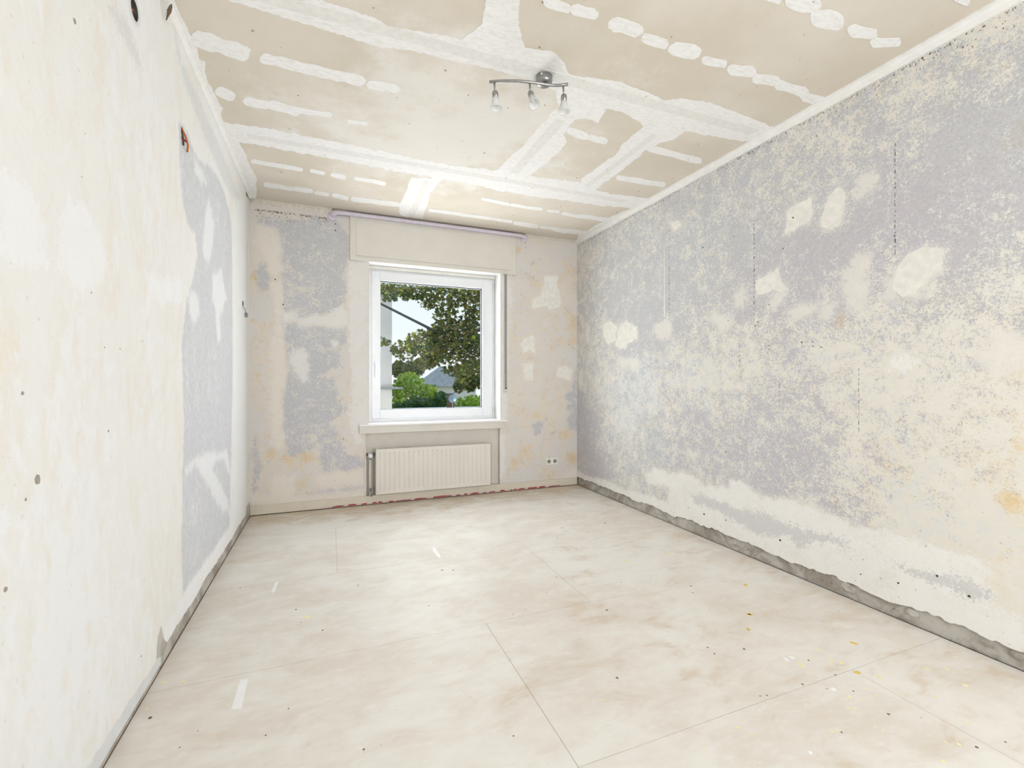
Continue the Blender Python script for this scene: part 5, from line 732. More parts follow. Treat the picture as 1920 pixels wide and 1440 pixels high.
# ------------------------------------------------------------------ ceiling
ceiling = tag(obj('ceiling', bx(XL - 0.16, XR + 0.2, YR - 0.1, D + 0.3, H + 0.02, H + 0.2), M['slab']), kind='structure')
g = 0.0015
crow = [(YR, 0.90, (0.70,)), (0.90, 2.16, (0.70,)), (2.16, 3.43, (1.32, 1.97)), (3.43, D, (0.735,))]
for y0, y1, cuts in crow:
    xs = [XL] + list(cuts) + [XR]
    for a, b in zip(xs, xs[1:]):
        obj('plasterboard', bx(a + g, b - g, y0 + g, y1 - g, H, H + 0.0125), M['board'], ceiling)
for k, p in CEIL_BANDS.items():
    obj('joint_filler', plate(bmesh.new(), [(a, b, H) for a, b in p], (0, 0, -1), 0.0014 if k[0] == 'b' else 0.0020 if k[0] == 'v' else 0.0026), M['filler'], ceiling)
for i, p in enumerate(CEIL_CAPS):
    obj('screw_filler', plate(bmesh.new(), [(a, b, H) for a, b in p], (0, 0, -1), 0.0012 + 0.00003 * i), M['filler'], ceiling)
def tape(x0, x1, y0, y1):
    obj('joint_tape', bx(x0, x1, y0, y1, H - 0.0024, H - 0.0005), M['tape'], ceiling)
tape(-0.3, 2.55, 2.125, 2.195)
tape(-0.5, 2.45, 3.395, 3.455)
tape(1.285, 1.355, 2.50, 3.28)
tape(1.945, 1.995, 2.42, 3.28)
tape(0.70, 0.765, 3.66, 4.5)
# screws and chips in the ceiling
bm = bmesh.new()
r0 = random.Random(21)
for i in range(70):
    x, y = r0.uniform(XL + 0.1, XR - 0.1), r0.uniform(1.3, D - 0.1)
    s = r0.uniform(0.002, 0.0045)
    plate(bm, [(x - s, y, H), (x, y - s * 0.8, H), (x + s * 1.6, y + s * 0.3, H), (x + s * 0.2, y + s, H)], (0, 0, -1), 0.0032)
o = obj('paper_chips', bm, M['chip'], ceiling)
o['kind'] = 'stuff'

# ------------------------------------------------------------------ floor
floor = tag(obj('floor', bx(XL - 0.16, XR + 0.2, YR - 0.1, D + 0.3, -0.12, -0.0015), M['seam']), kind='structure')
rows = [(YR, -0.57, (0.6,)), (-0.57, 0.335, (1.3,)), (0.335, 1.238, (0.09, 2.005)), (1.238, 2.140, (0.715,)), (2.140, 3.040, (1.31,)), (3.040, 3.985, (0.045, 1.965)), (3.985, D - 0.012, (1.02,))]
for y0, y1, cuts in rows:
    xs = [XL - 0.006] + list(cuts) + [XR + 0.002]
    for a, b in zip(xs, xs[1:]):
        bm = bmesh.new()
        nx, ny = max(2, int((b - a) / 0.05)), max(2, int((y1 - y0) / 0.05))
        gp = 0.0009
        V = [[bm.verts.new((a + gp + (b - a - 2 * gp) * i / nx, y0 + gp + (y1 - y0 - 2 * gp) * j / ny, 0.0)) for i in range(nx + 1)] for j in range(ny + 1)]
        for j in range(ny):
            for i in range(nx):
                bm.faces.new((V[j][i], V[j][i + 1], V[j + 1][i + 1], V[j + 1][i]))
        rim = V[0] + [V[j][nx] for j in range(1, ny + 1)] + V[ny][nx - 1::-1] + [V[j][0] for j in range(ny - 1, 0, -1)]
        low = [bm.verts.new((v.co.x, v.co.y, -0.0012)) for v in rim]
        for i in range(len(rim)):
            bm.faces.new((rim[i], low[i], low[(i + 1) % len(rim)], rim[(i + 1) % len(rim)]))
        bm.faces.new(low[::-1])
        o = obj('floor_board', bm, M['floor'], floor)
        me = o.data
        P = np.zeros(len(me.vertices) * 3, np.float32)
        me.vertices.foreach_get('co', P)
        P = P.reshape(-1, 3)[:, :2].astype(float)
        at = me.attributes.new('stain_and_shade', 'FLOAT', 'POINT')
        f = field_blob(P, FLOOR_STAIN_SHADE)
        f = np.maximum(f, np.clip(1.15 - (D - P[:, 1]) / 0.48, 0, 1.0))  # tan band along the window wall: sill shadow painted in, over browner floor
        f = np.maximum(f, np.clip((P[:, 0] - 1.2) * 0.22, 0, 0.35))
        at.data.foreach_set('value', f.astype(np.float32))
def splats(name, pts, mat, k=9):
    bm = bmesh.new()
    r = random.Random(name)
    for x, y, s in pts:
        ang = r.uniform(0, 6.28); el = r.uniform(1.0, 1.7)
        q = []
        for i in range(k):
            t = 2 * math.pi * i / k
            rad = s * r.uniform(0.75, 1.15)
            u, v = rad * el * math.cos(t), rad * math.sin(t)
            q.append((x + u * math.cos(ang) - v * math.sin(ang), y + u * math.sin(ang) + v * math.cos(ang), 0.0))
        plate(bm, q, (0, 0, 1), 0.0009)
    o = obj(name, bm, mat, floor)
    o['kind'] = 'stuff'
splats('yellow_paint_drips', [p[:3] for p in FLOOR_SPLASH if p[3] == 0], M['yellow'])
splats('amber_paint_drips', [p[:3] for p in FLOOR_SPLASH if p[3] in (1, 2)], M['amber'])
splats('white_paint_drips', [p[:3] for p in FLOOR_SPLASH if p[3] == 3], M['white_drip'])
r0 = random.Random(77)
splats('pale_specks', [(r0.uniform(0.8, 2.5), r0.uniform(0.9, 3.9), r0.uniform(0.0025, 0.006)) for i in range(110)], M['yellow'], 6)
splats('dirt_specks', [tuple(p) for p in FLOOR_DIRT] + [(r0.uniform(-0.5, 2.5), r0.uniform(0.8, 4.2), r0.uniform(0.0015, 0.0035)) for i in range(60)], M['mid_dark'], 6)
for p in FLOOR_TAPE:
    obj('tape_scrap', plate(bmesh.new(), [(a, b, 0) for a, b in p], (0, 0, 1), 0.0012), M['tape_floor'], floor)

obj('perimeter_gap', bx(XR + 0.0025, XR + 0.012, YR, D, -0.0045, -0.001), M['dark'], floor)
obj('perimeter_gap', bx(XL - 0.012, XL - 0.0065, YR, D, -0.0045, -0.001), M['mid_dark'], floor)
# skirting board under the window with flaking red paint
bb = tag(obj('baseboard_back', bx(XL - 0.01, XR - 0.004, D - 0.018, D - 0.0005, 0.006, 0.088, bev=0.004), M['base_paint']), kind='structure')
obj('joint_shadow_strip', bx(XL, XR - 0.01, D - 0.012, D, -0.02, 0.010), M['dark'], bb)
r0 = random.Random(12)
x = 0.02
while x < 2.45:
    l = r0.uniform(0.03, 0.20)
    h = r0.uniform(0.006, 0.014)
    pts = [(x, D - 0.018, 0.010), (x + l, D - 0.018, 0.010 + r0.uniform(0, 0.003)), (x + l * 0.98, D - 0.018, 0.012 + h * r0.uniform(0.5, 1)), (x + l * 0.5, D - 0.018, 0.012 + h), (x + l * 0.04, D - 0.018, 0.012 + h * r0.uniform(0.4, 1))]
    obj('red_paint_flake', plate(bmesh.new(), pts, (0, -1, 0), 0.0012), M['red'], bb)
    x += l + r0.uniform(0.01, 0.06)
obj('pale_paint_edge', bx(-0.05, 2.5, D - 0.0187, D - 0.017, 0.008, 0.022), M['pale_flake'], bb)

# ------------------------------------------------------------------ window in view
def rect_frame(x0, x1, z0, z1, y0, y1, w, bev=0.004):
    wl_, wr_, wb_, wt_ = w
    bm = bmesh.new()
    box(bm, x0, x0 + wl_, y0, y1, z0, z1, bev); box(bm, x1 - wr_, x1, y0, y1, z0, z1, bev)
    box(bm, x0 + wl_ - 0.001, x1 - wr_ + 0.001, y0, y1, z0, z0 + wb_, bev); box(bm, x0 + wl_ - 0.001, x1 - wr_ + 0.001, y0, y1, z1 - wt_, z1, bev)
    return bm
Yw = D + 0.17
win = tag(empty('window_1', (1.03, Yw, 0.776)), kind='structure')
obj('frame', rect_frame(0.350, 1.708, 0.772, 2.356, Yw + 0.012, Yw + 0.085, (0.05, 0.045, 0.05, 0.065)), M['pvc'], win)
sash = obj('sash', rect_frame(0.392, 1.674, 0.812, 2.300, Yw, Yw + 0.072, (0.080, 0.112, 0.085, 0.088), 0.006), M['pvc'], win)
obj('glazing_bead', rect_frame(0.468, 1.566, 0.893, 2.216, Yw + 0.006, Yw + 0.03, (0.010,) * 4, 0.002), M['pvc'], sash)
obj('gasket', rect_frame(0.474, 1.560, 0.899, 2.210, Yw + 0.016, Yw + 0.045, (0.006, 0.012, 0.008, 0.012), 0.0), M['gasket'], sash)
obj('pane', bx(0.472, 1.562, Yw + 0.028, Yw + 0.034, 0.897, 2.212), M['glass'], sash)
bm = bx(0.418, 0.444, Yw - 0.012, Yw + 0.002, 1.31, 1.39, bev=0.003)
tube(bm, [(0.431, Yw - 0.008, 1.352), (0.431, Yw - 0.045, 1.352)], 0.009, 10)
box(bm, 0.420, 0.442, Yw - 0.052, Yw - 0.036, 1.23, 1.365, bev=0.005)
obj('handle', bm, M['pvc'], sash)
obj('hinge', bx(1.672, 1.688, Yw - 0.012, Yw + 0.012, 0.83, 0.90, bev=0.004), M['pvc_grey'], win)
obj('hinge', bx(1.672, 1.688, Yw - 0.012, Yw + 0.012, 2.17, 2.29, bev=0.004), M['pvc_grey'], win)
obj('shutter_slot', bx(0.356, 1.702, Yw - 0.02, Yw + 0.02, 2.318, 2.351, bev=0.003), M['pvc_grey'], win)
obj('sill', bx(0.262, 1.768, D - 0.045, Yw + 0.02, 0.758, 0.777, bev=0.003), M['sill_stone'], win)
obj('apron_board', bx(0.264, 1.735, D - 0.030, D + 0.01, 0.688, 0.757, bev=0.003), M['cream_paint'], win)

# unseen window added behind the camera for light from the near side
x0, x1, z0, z1 = W2
w2 = tag(empty('added_rear_window', ((x0 + x1) / 2, YR - 0.1, z0)), kind='structure')
xm = (x0 + x1) / 2
bm = bmesh.new()
for a in ((x0, x0 + 0.07, z0, z1), (x1 - 0.07, x1, z0, z1), (x0 + 0.07, x1 - 0.07, z0, z0 + 0.07), (x0 + 0.07, x1 - 0.07, z1 - 0.07, z1), (xm - 0.04, xm + 0.04, z0 + 0.07, z1 - 0.07)):
    box(bm, a[0], a[1], YR - 0.17, YR - 0.10, a[2], a[3], 0.003)
obj('frame', bm, M['pvc'], w2)
for a, b in ((x0 + 0.07, xm - 0.04), (xm + 0.04, x1 - 0.07)):
    obj('pane', bx(a, b, YR - 0.136, YR - 0.13, z0 + 0.07, z1 - 0.07), M['glass'], w2)

# ------------------------------------------------------------------ roller shutter box, strap, pipe
rs = tag(empty('roller_shutter_box', (1.03, D, 2.342)), 'cream painted roller shutter box above the window', 'shutter box')
obj('casing', bx(0.179, 1.878, D - 0.022, D - 0.001, 2.342, 2.792, bev=0.004), M['cream_paint'], rs)
pn = obj('access_panel', bx(0.236, 1.820, D - 0.027, D - 0.020, 2.392, 2.728, bev=0.003), M['cream_paint'], rs)
obj('panel_ledge', bx(0.236, 1.780, D - 0.034, D - 0.024, 2.386, 2.394, bev=0.002), M['cream_paint'], pn)
obj('strap_guide', bx(1.735, 1.790, D - 0.034, D - 0.020, 2.352, 2.372, bev=0.003), M['pvc_grey'], rs)

st = tag(empty('shutter_strap', (1.762, D, 1.05)), 'thin grey shutter pull strap hanging right of the window', 'strap')
obj('webbing', bx(1.752, 1.772, D - 0.020, D - 0.0165, 1.11, 2.36), M['strap'], st)
wd = obj('winder_plate', bx(1.742, 1.790, D - 0.012, D - 0.0005, 1.06, 1.29, bev=0.004), M['pvc_grey'], st)
obj('slot', bx(1.752, 1.774, D - 0.0225, D - 0.010, 1.108, 1.120, bev=0.001), M['black_plastic'], wd)
bm = bmesh.new()
lathe(bm, [(0.005, 0), (0.005, 0.003)], (1.766, D - 0.012, 1.08), (0, -1, 0), 10)
obj('screw', bm, M['bluegrey'], wd)

pp = tag(empty('lilac_pipe', (1.0, D - 0.045, 2.765)), 'lilac painted pipe running along the ceiling above the shutter box', 'pipe')
bm = bmesh.new()
tube(bm, [(0.03, D - 0.004, 2.745), (0.03, D - 0.03, 2.752), (0.045, D - 0.044, 2.762), (0.075, D - 0.047, 2.768), (0.3, D - 0.046, 2.768), (1.0, D - 0.046, 2.769), (1.6, D - 0.046, 2.768), (1.92, D - 0.046, 2.767), (1.955, D - 0.044, 2.764), (1.975, D - 0.03, 2.758), (1.978, D - 0.004, 2.754)], [0.028, 0.027, 0.024, 0.021, 0.019, 0.019, 0.019, 0.019, 0.020, 0.022, 0.022], 14)
obj('tube', bm, M['lilac'], pp, True)
for xx, zz in ((0.022, 2.742), (1.978, 2.754)):
    bm = bmesh.new()
    lathe(bm, [(0.040, 0.0), (0.040, 0.006), (0.030, 0.016), (0.022, 0.018)], (xx, D, zz), (0, -1, 0), 18)
    obj('wall_rosette', bm, M['lilac'], pp, True)

# ------------------------------------------------------------------ radiator
RX0, RX1, RZ0, RZ1, RY = 0.408, 1.582, 0.100, 0.540, 4.560
rad = tag(empty('radiator', (1.0, RY, 0.09)), 'cream panel radiator with vertical ribs under the window sill', 'radiator')
N = 24
bm = bmesh.new()
prof = [(RX0, 0.0), (RX0 + 0.030, 0.0)]
pitch = (RX1 - RX0 - 0.060) / N
for i in range(N):
    a = RX0 + 0.030 + i * pitch
    prof += [(a + pitch * 0.10, 0.006), (a + pitch * 0.26, 0.006), (a + pitch * 0.40, 0.0), (a + pitch * 0.98, 0.0)]
prof += [(RX1 - 0.030, 0.0), (RX1, 0.0)]
zs = [(RZ0, 0.0), (RZ0 + 0.030, 0.0), (RZ0 + 0.045, 1.0), (RZ1 - 0.050, 1.0), (RZ1 - 0.035, 0.0), (RZ1, 0.0)]
G = [[bm.verts.new((x, RY + d * k, z)) for x, d in prof] for z, k in zs]
for j in range(len(zs) - 1):
    for i in range(len(prof) - 1):
        bm.faces.new((G[j][i], G[j][i + 1], G[j + 1][i + 1], G[j + 1][i]))
obj('front_panel', bm, M['radiator'], rad)
for a in (RX0 - 0.001, RX1 - 0.004):
    obj('side_cover', bx(a, a + 0.005, RY, RY + 0.066, RZ0 + 0.004, RZ1 - 0.002), M['radiator'], rad)
obj('back_panel', bx(RX0, RX1, RY + 0.064, RY + 0.070, RZ0, RZ1, bev=0.002), M['radiator'], rad)
bm = bmesh.new()
box(bm, RX0, RX1, RY, RY + 0.010, RZ1 - 0.003, RZ1 + 0.002); box(bm, RX0, RX1, RY + 0.058, RY + 0.068, RZ1 - 0.003, RZ1 + 0.002)
for i in range(60):
    a = RX0 + 0.01 + i * (RX1 - RX0 - 0.02) / 60
    box(bm, a, a + 0.008, RY + 0.009, RY + 0.059, RZ1 - 0.003, RZ1 + 0.001)
obj('top_grille', bm, M['radiator'], rad)
for xx in (0.62, 1.37):
    obj('wall_bracket', bx(xx - 0.015, xx + 0.015, RY + 0.066, D + 0.054, RZ0 + 0.02, RZ1 - 0.02), M['radiator'], rad)
vx = 0.362
bm = bmesh.new()
tube(bm, [(vx, RY + 0.035, 0.082), (vx, RY + 0.035, 0.44)], 0.0085, 10)
obj('supply_pipe', bm, M['niche'], rad, True)
bm = bmesh.new()
lathe(bm, [(0.013, -0.02), (0.016, -0.01), (0.016, 0.02), (0.013, 0.026)], (vx, RY + 0.035, 0.46), (0, 0, 1), 14)
tube(bm, [(vx, RY + 0.035, 0.465), (RX0 + 0.004, RY + 0.035, 0.465)], 0.010, 10)
vb = obj('valve_body', bm, M['bluegrey'], rad, True)
bm = bmesh.new()
lathe(bm, [(0.019, 0.0), (0.021, 0.012), (0.022, 0.042), (0.020, 0.050), (0.012, 0.053)], (vx, RY + 0.030, 0.472), (0, -0.8, 0.12), 18)
obj('thermostat_head', bm, M['pvc'], vb, True)
obj('pipe_clip', bx(0.330, 0.342, RY + 0.03, RY + 0.05, 0.475, 0.500, bev=0.002), M['black_plastic'], rad)
obj('pipe_clip', bx(0.392, 0.404, RY + 0.01, RY + 0.04, 0.478, 0.505, bev=0.002), M['black_plastic'], rad)
bm = bmesh.new()
tube(bm, [(RX0 + 0.004, RY + 0.035, 0.145), (vx + 0.01, RY + 0.035, 0.145), (vx, RY + 0.035, 0.135), (vx + 0.012, RY + 0.035, 0.082)], 0.009, 10)
lathe(bm, [(0.014, -0.016), (0.016, 0), (0.014, 0.016)], (vx + 0.006, RY + 0.033, 0.150), (0, -1, 0), 12)
obj('return_valve', bm, M['bluegrey'], rad, True)

# ------------------------------------------------------------------ socket
so = tag(empty('double_socket', (2.318, D, 0.25)), 'white double wall socket low on the window wall', 'socket')
obj('cover_frame', bx(2.243, 2.393, D - 0.010, D - 0.0005, 0.253, 0.331, bev=0.003), M['socket'], so)
for cx in (2.281, 2.355):
    bm = bx(cx - 0.030, cx + 0.030, D - 0.013, D - 0.009, 0.262, 0.322, bev=0.002)
    ins = obj('insert', bm, M['socket'], so)
    bm = bmesh.new()
    lathe(bm, [(0.0225, 0.0), (0.0225, 0.0012), (0.020, 0.0016), (0.0195, 0.0006)], (cx, D - 0.013, 0.292), (0, -1, 0), 22)
    obj('well', bm, M['strap'], ins)
    bm = bmesh.new()
    for dz in (-0.0085, 0.0085):
        lathe(bm, [(0.003, 0), (0.003, 0.001)], (cx + dz, D - 0.0138, 0.292), (0, -1, 0), 8)
    obj('contact_holes', bm, M['dark'], ins)

# ------------------------------------------------------------------ ceiling lamp with three spots
lamp = tag(empty('ceiling_lamp', (1.053, 2.186, H)), 'brushed steel ceiling lamp with curved bar and three small glass spots', 'ceiling lamp')
BX, BY = 1.050, 2.178
bm = bmesh.new()
lathe(bm, [(0.040, 0.0), (0.044, -0.004), (0.044, -0.030), (0.040, -0.040), (0.030, -0.046)], (BX, BY, H), (0, 0, 1), 28)
cup = obj('ceiling_cup', bm, M['steel'], lamp, True)
bm = bmesh.new()
lathe(bm, [(0.006, 0), (0.006, 0.004)], (BX - 0.03, BY - 0.034, H - 0.016), (-0.6, -0.7, 0), 10)
obj('set_screw', bm, M['pvc_grey'], cup)
BARZ = 2.722
bar = BARPTS_
bm = bmesh.new()
tube(bm, [(x, y, BARZ) for x, y in bar], 0.0075, 10)
obj('curved_bar', bm, M['steel'], lamp, True)
bm = bmesh.new()
cbx, cby = bar[4]
tube(bm, [(cbx, cby, BARZ), (cbx * 0.5 + BX * 0.5, cby * 0.5 + BY * 0.5, BARZ + 0.015), (BX, BY, H - 0.04)], 0.009, 10)
tube(bm, [(cbx + 0.02, cby - 0.01, BARZ), (BX + 0.015, BY, H - 0.042)], 0.006, 8)
obj('bar_bracket', bm, M['bluegrey'], lamp, True)
for (sx, sy), tilt in zip(SPOTS_, ((0.06, -0.05), (0.10, -0.45), (0.02, 0.0))):
    ax = Vector((tilt[0], tilt[1], -1)).normalized()
    p0 = Vector((sx, sy, BARZ - 0.004))
    p1 = p0 + Vector((0.004, 0, -0.048))
    bm = bmesh.new()
    tube(bm, [p0, p1], 0.0050, 10)
    stem = obj('spot_stem', bm, M['steel'], lamp, True)
    bm = bmesh.new()
    lathe(bm, [(0.006, -0.006), (0.014, 0.0), (0.0155, 0.006), (0.0155, 0.030), (0.013, 0.032)], p1, ax, 16)
    obj('lamp_holder', bm, M['steel'], stem, True)
    bm = bmesh.new()
    lathe(bm, [(0.014, 0.026), (0.016, 0.036), (0.021, 0.055), (0.027, 0.074), (0.031, 0.086), (0.030, 0.086), (0.026, 0.074), (0.020, 0.055), (0.015, 0.036)], p1, ax, 20, cap=False)
    obj('glass_shade', bm, M['shade'], stem, True)
    bm = bmesh.new()
    lathe(bm, [(0.006, 0.030), (0.008, 0.038), (0.009, 0.055), (0.006, 0.064), (0.002, 0.066)], p1, ax, 12)
    obj('bulb', bm, M['pvc'], stem, True)

# ------------------------------------------------------------------ things left in the left wall
jb = tag(empty('junction_box', (XL, 1.998, 2.46)), 'open round junction box with copper wire ends high on the left wall', 'junction box')
jc = (XL, 1.998, 2.507)
bm = bmesh.new()
lathe(bm, [(0.052, 0.0005), (0.050, 0.002), (0.0345, 0.002), (0.0335, -0.001), (0.033, -0.045), (0.001, -0.046)], jc, (1, 0, 0), 28, cap=False)
obj('cup', bm, M['black_plastic'], jb, True)
bm = bmesh.new()
lathe(bm, [(0.054, 0.0002), (0.052, 0.003), (0.0345, 0.003), (0.0345, 0.001)], jc, (1, 0, 0), 28, cap=False)
obj('plaster_rim', bm, M['smeared'], jb, True)
for k, (dy, dz) in enumerate(((-0.006, -0.006), (0.010, -0.012), (0.002, 0.010))):
    bm = bmesh.new()
    tube(bm, [(XL - 0.044, 1.998 + dy, 2.507 + dz), (XL - 0.015, 1.998 + dy * 1.6, 2.500 + dz), (XL - 0.002, 1.990 + dy, 2.492 + dz)], 0.0032, 8)
    obj('copper_wire', bm, M['copper'], jb, True)

wr_ = tag(empty('wire_stub', (XL, 2.565, 2.30)), 'short bare brown and red wires sticking out of the left wall', 'wire')
bm = bmesh.new()
tube(bm, [(XL - 0.004, 2.555, 2.385), (XL + 0.012, 2.570, 2.350), (XL + 0.016, 2.600, 2.318), (XL + 0.010, 2.612, 2.290)], 0.0042, 8)
obj('brown_wire', bm, M['copper'], wr_, True)
bm = bmesh.new()
tube(bm, [(XL - 0.004, 2.555, 2.380), (XL + 0.006, 2.560, 2.340), (XL + 0.006, 2.566, 2.300)], 0.0035, 8)
obj('black_wire', bm, M['black_plastic'], wr_, True)
bm = bmesh.new()
tube(bm, [(XL - 0.002, 2.560, 2.335), (XL + 0.012, 2.578, 2.325), (XL + 0.013, 2.592, 2.330)], 0.0045, 8)
obj('red_wire', bm, M['red'], wr_, True)

bl = tag(empty('wood_splinter', (XL + 0.04, 2.42, 2.72)), 'brown splinter of wood stuck under the ceiling above the left wall', 'wood splinter')
bm = bmesh.new()
lathe(bm, [(0.002, 0.0), (0.004, 0.025), (0.008, 0.05), (0.006, 0.075), (0.002, 0.09)], (XL + 0.012, 2.30, H - 0.105), (0.15, 0.25, 1), 7)
obj('splinter', bm, M['mid_dark'], bl)

hk = tag(empty('wall_hook', (XL, 4.20, 1.76)), 'small grey hook with thin wire near the corner of the left wall', 'hook')
bm = bmesh.new()
box(bm, XL - 0.004, XL + 0.004, 4.16, 4.20, 1.795, 1.83, 0.002)
obj('anchor_plate', bm, M['mid_dark'], hk)
bm = bmesh.new()
tube(bm, [(XL + 0.003, 4.175, 1.79), (XL + 0.012, 4.22, 1.765), (XL + 0.012, 4.27, 1.735)], 0.0025, 6)
obj('wire', bm, M['bluegrey'], hk, True)
bm = bmesh.new()
box(bm, XL - 0.004, XL + 0.020, 4.265, 4.30, 1.715, 1.750, 0.004)
obj('clip', bm, M['bluegrey'], hk)
# torn corner of plaster near the floor
obj('torn_plaster', plate(bmesh.new(), [(XL, a, b) for a, b in TORN_], (1, 0, 0), 0.001), M['concrete'], wall_left)

# ------------------------------------------------------------------ outside
ground = tag(obj('garden_ground', bx(-30, 40, D + 0.35, 60, -3.3, -3.2), M['grass']), kind='structure')

def leaf_shape(r):
    """A lobed leaf outline, tip along +x."""
    pts = []
    for k in range(10):
        t = 2 * math.pi * k / 10
        rad = 0.5 if k % 2 == 0 else 0.30
        pts.append((rad * math.cos(t) + 0.05, rad * 0.9 * math.sin(t)))
    return pts
LS = leaf_shape(0)
def foliage(name, blobs, n, size, cols, parent, seed, keep=None):
    r = random.Random(seed)
    verts, faces, vc = [], [], []
    w = [b[3] * b[4] * b[5] for b in blobs]
    for i in range(n):
        b = r.choices(blobs, w)[0]
        while True:
            p = Vector((r.uniform(-1, 1), r.uniform(-1, 1), r.uniform(-1, 1)))
            if p.length <= 1:
                break
        c = Vector((b[0] + p.x * b[3], b[1] + p.y * b[4], b[2] + p.z * b[5]))
        s = size * r.uniform(0.65, 1.25)
        rot = Matrix.Rotation(r.uniform(0, 6.28), 3, 'Z') @ Matrix.Rotation(r.uniform(-1.2, 1.2), 3, 'X') @ Matrix.Rotation(r.uniform(-0.4, 1.2), 3, 'Y')
        base = len(verts)
        verts.append(c + rot @ Vector((0.02, 0, -0.05 * s)))
        for x, y in LS:
            verts.append(c + rot @ Vector((x * s, y * s, -0.25 * s * (x * x + y * y))))
        for k in range(10):
            faces.append((base, base + 1 + k, base + 1 + (k + 1) % 10))
        col = r.choices([q[0] for q in cols], [q[1] for q in cols])[0]
        f = r.uniform(0.75, 1.2)
        vc += [(col[0] * f, col[1] * f, col[2] * f, 1)] * 11
    me = bpy.data.meshes.new(name)
    me.from_pydata([tuple(v) for v in verts], [], faces)
    at = me.color_attributes.new('leaf', 'FLOAT_COLOR', 'POINT')
    at.data.foreach_set('color', np.array(vc, np.float32).ravel())
    o = link(name, me, M['leaf'], parent)
    o.location = -Vector(parent.location)
    o['kind'] = 'stuff'
    return o
OL = [(lin(114, 120, 82), 4), (lin(84, 98, 82), 5), (lin(130, 128, 86), 2), (lin(122, 106, 82), 2), (lin(172, 178, 74), 1)]
GR = [(lin(178, 206, 78), 4), (lin(136, 178, 66), 3), (lin(206, 224, 106), 3)]
DG = [(lin(80, 120, 84), 4), (lin(70, 104, 88), 3), (lin(110, 150, 80), 2)]
def limb(pts, r0, r1):
    bm = bmesh.new()
    n = len(pts)
    tube(bm, pts, [r0 + (r1 - r0) * i / (n - 1) for i in range(n)], 8)
    return bm

nh = tag(empty('neighbour_house', (0, 9.2, -3.2)), 'pale rendered house wall seen at the left of the window pane', 'house')
obj('wall', bx(-4.0, 1.111, 9.0, 15.0, -3.2, 2.85), M['render'], nh)
obj('eave', bx(-4.2, 1.20, 8.9, 15.1, 2.85, 2.98), M['roof'], nh)
obj('metal_ledge', bx(0.86, 1.30, 8.86, 9.02, 1.035, 1.075, bev=0.005), M['bluegrey'], nh)

tr = tag(empty('broadleaf_tree', (4.6, 8.2, -3.2)), 'broadleaf tree with olive and yellowing leaves filling the upper pane', 'tree')
obj('trunk', limb([(4.6, 8.2, -3.25), (4.55, 8.2, -1), (4.5, 8.15, 1.2), (4.3, 8.1, 2.6), (4.1, 8.1, 4.2)], 0.22, 0.10), M['bark'], tr, True)
obj('branch', limb([(4.3, 8.1, 2.5), (3.2, 8.0, 2.35), (2.2, 7.9, 2.0), (1.75, 7.8, 2.02), (1.35, 7.6, 2.16), (1.0, 7.5, 2.30), (0.72, 7.5, 2.43), (0.3, 7.5, 2.55)], 0.032, 0.016), M['bark'], tr, True)
obj('branch', limb([(4.2, 8.1, 3.0), (3.3, 8.0, 3.0), (2.4, 7.9, 2.7), (1.7, 7.9, 2.8), (1.0, 7.8, 2.75)], 0.03, 0.008), M['bark'], tr, True)
obj('branch', limb([(4.4, 8.1, 1.8), (3.2, 8.0, 1.5), (2.3, 7.95, 1.75), (1.6, 7.9, 1.8)], 0.025, 0.007), M['bark'], tr, True)
foliage('upper_leaves', TREE_TOP, 1900, 0.085, OL, tr, 1)
foliage('lower_leaves', TREE_MID, 3000, 0.085, OL, tr, 2)

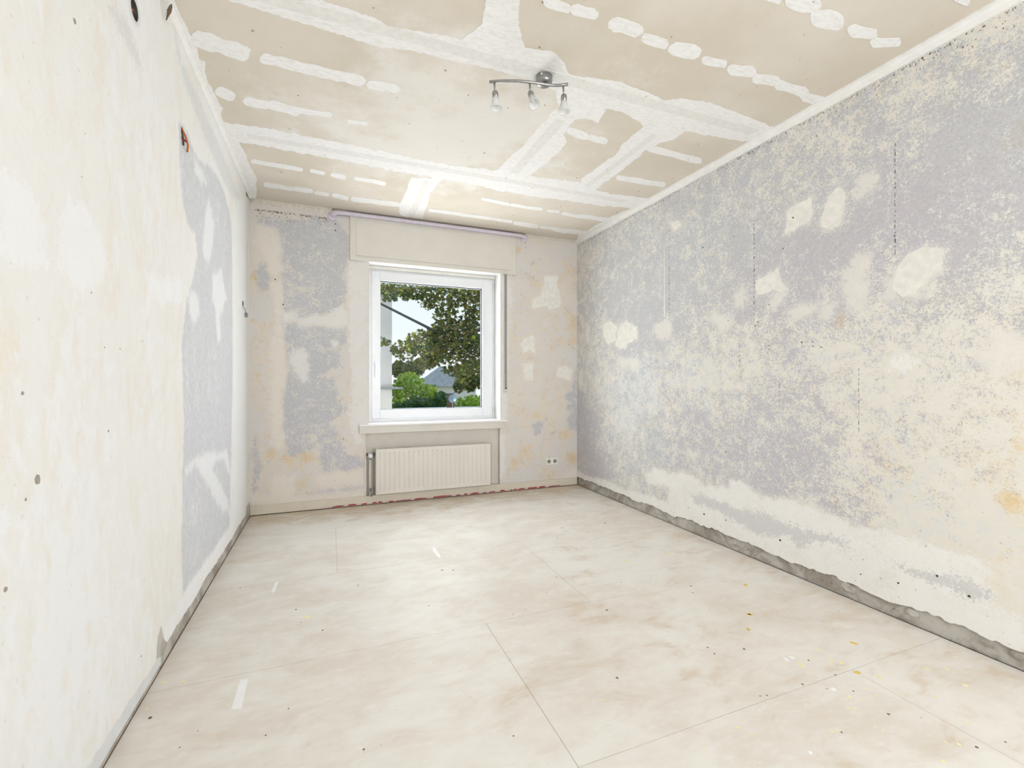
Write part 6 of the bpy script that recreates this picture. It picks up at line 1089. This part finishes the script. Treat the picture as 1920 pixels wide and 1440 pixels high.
def shrub(name, blobs, n, size, cols, seed, label, cat):
    cx = sum(b[0] for b in blobs) / len(blobs); cy = sum(b[1] for b in blobs) / len(blobs)
    e = tag(empty(name, (cx, cy, -3.2)), label, cat)
    foliage('leaves', blobs, n, size, cols, e, seed)
    zt = min(b[2] for b in blobs)
    obj('stem', limb([(cx, cy, -3.25), (cx + 0.05, cy, -1.5), (cx, cy, zt)], 0.09, 0.04), M['bark'], e, True)
    return e
shrub('far_tree', TREE_FAR, 1500, 0.13, OL, 3, 'shaded tree standing behind the bright green bush', 'tree')
shrub('bright_bush', BUSH_A, 1700, 0.10, GR, 4, 'bright sunlit green bush in the lower left of the pane', 'bush')
shrub('dark_bush', BUSH_B, 900, 0.10, DG, 5, 'dark blue green bush along the bottom of the pane', 'bush')
shrub('light_bush', BUSH_C, 800, 0.07, GR, 6, 'light green fine leaved bush right of the satellite dish', 'bush')

fh = tag(empty('far_house', (4.6, 21, -3.2)), 'far house with grey tiled gable roof behind the bushes', 'house')
obj('wall', bx(3.5, 6.2, 20.0, 24.0, -3.2, 0.95), M['render'], fh)
bm = bmesh.new()
plate(bm, [(3.3, 19.8, 0.95), (6.4, 19.8, 0.95), (4.5, 19.8, 1.85)], (0, 1, 0), 4.4)
obj('roof', bm, M['roof'], fh)
gr = tag(empty('garage', (2.8, 8, -3.2)), 'flat white roof edge just visible along the bottom of the pane', 'garage')
obj('wall', bx(1.25, 4.1, 7.0, 9.4, -3.2, 0.52), M['render'], gr)
obj('flat_roof', bx(1.2, 4.15, 6.9, 9.5, 0.52, 0.64), M['flatroof'], gr)
ds = tag(empty('satellite_dish', (2.293, 9.0, 0.64)), 'small blue grey satellite dish on the flat roof', 'satellite dish')
bm = bmesh.new()
lathe(bm, [(0.002, -0.018), (0.04, -0.014), (0.07, -0.002), (0.085, 0.010), (0.082, 0.012), (0.066, 0.003), (0.038, -0.010), (0.002, -0.014)], (2.293, 8.95, 0.835), (-0.45, -0.85, 0.25), 26, cap=False)
obj('reflector', bm, M['dish'], ds, True)
bm = bmesh.new()
tube(bm, [(2.30, 9.0, 0.64), (2.30, 8.985, 0.83)], 0.010, 8)
obj('mast', bm, M['bluegrey'], ds, True)
bm = bmesh.new()
tube(bm, [(2.30, 8.97, 0.78), (2.25, 8.87, 0.80)], 0.005, 6)
lathe(bm, [(0.010, 0), (0.012, 0.02)], (2.25, 8.87, 0.80), (-0.4, -0.8, 0.3), 8)
obj('feed_arm', bm, M['bluegrey'], ds, True)
ch = tag(empty('brick_chimney', (2.32, 9.3, 0.64)), 'small brown chimney behind the satellite dish', 'chimney')
obj('stack', bx(2.27, 2.40, 9.25, 9.38, 0.64, 0.93, bev=0.006), M['mid_dark'], ch)
obj('cap', bx(2.255, 2.415, 9.235, 9.395, 0.93, 0.95, bev=0.004), M['roof'], ch)
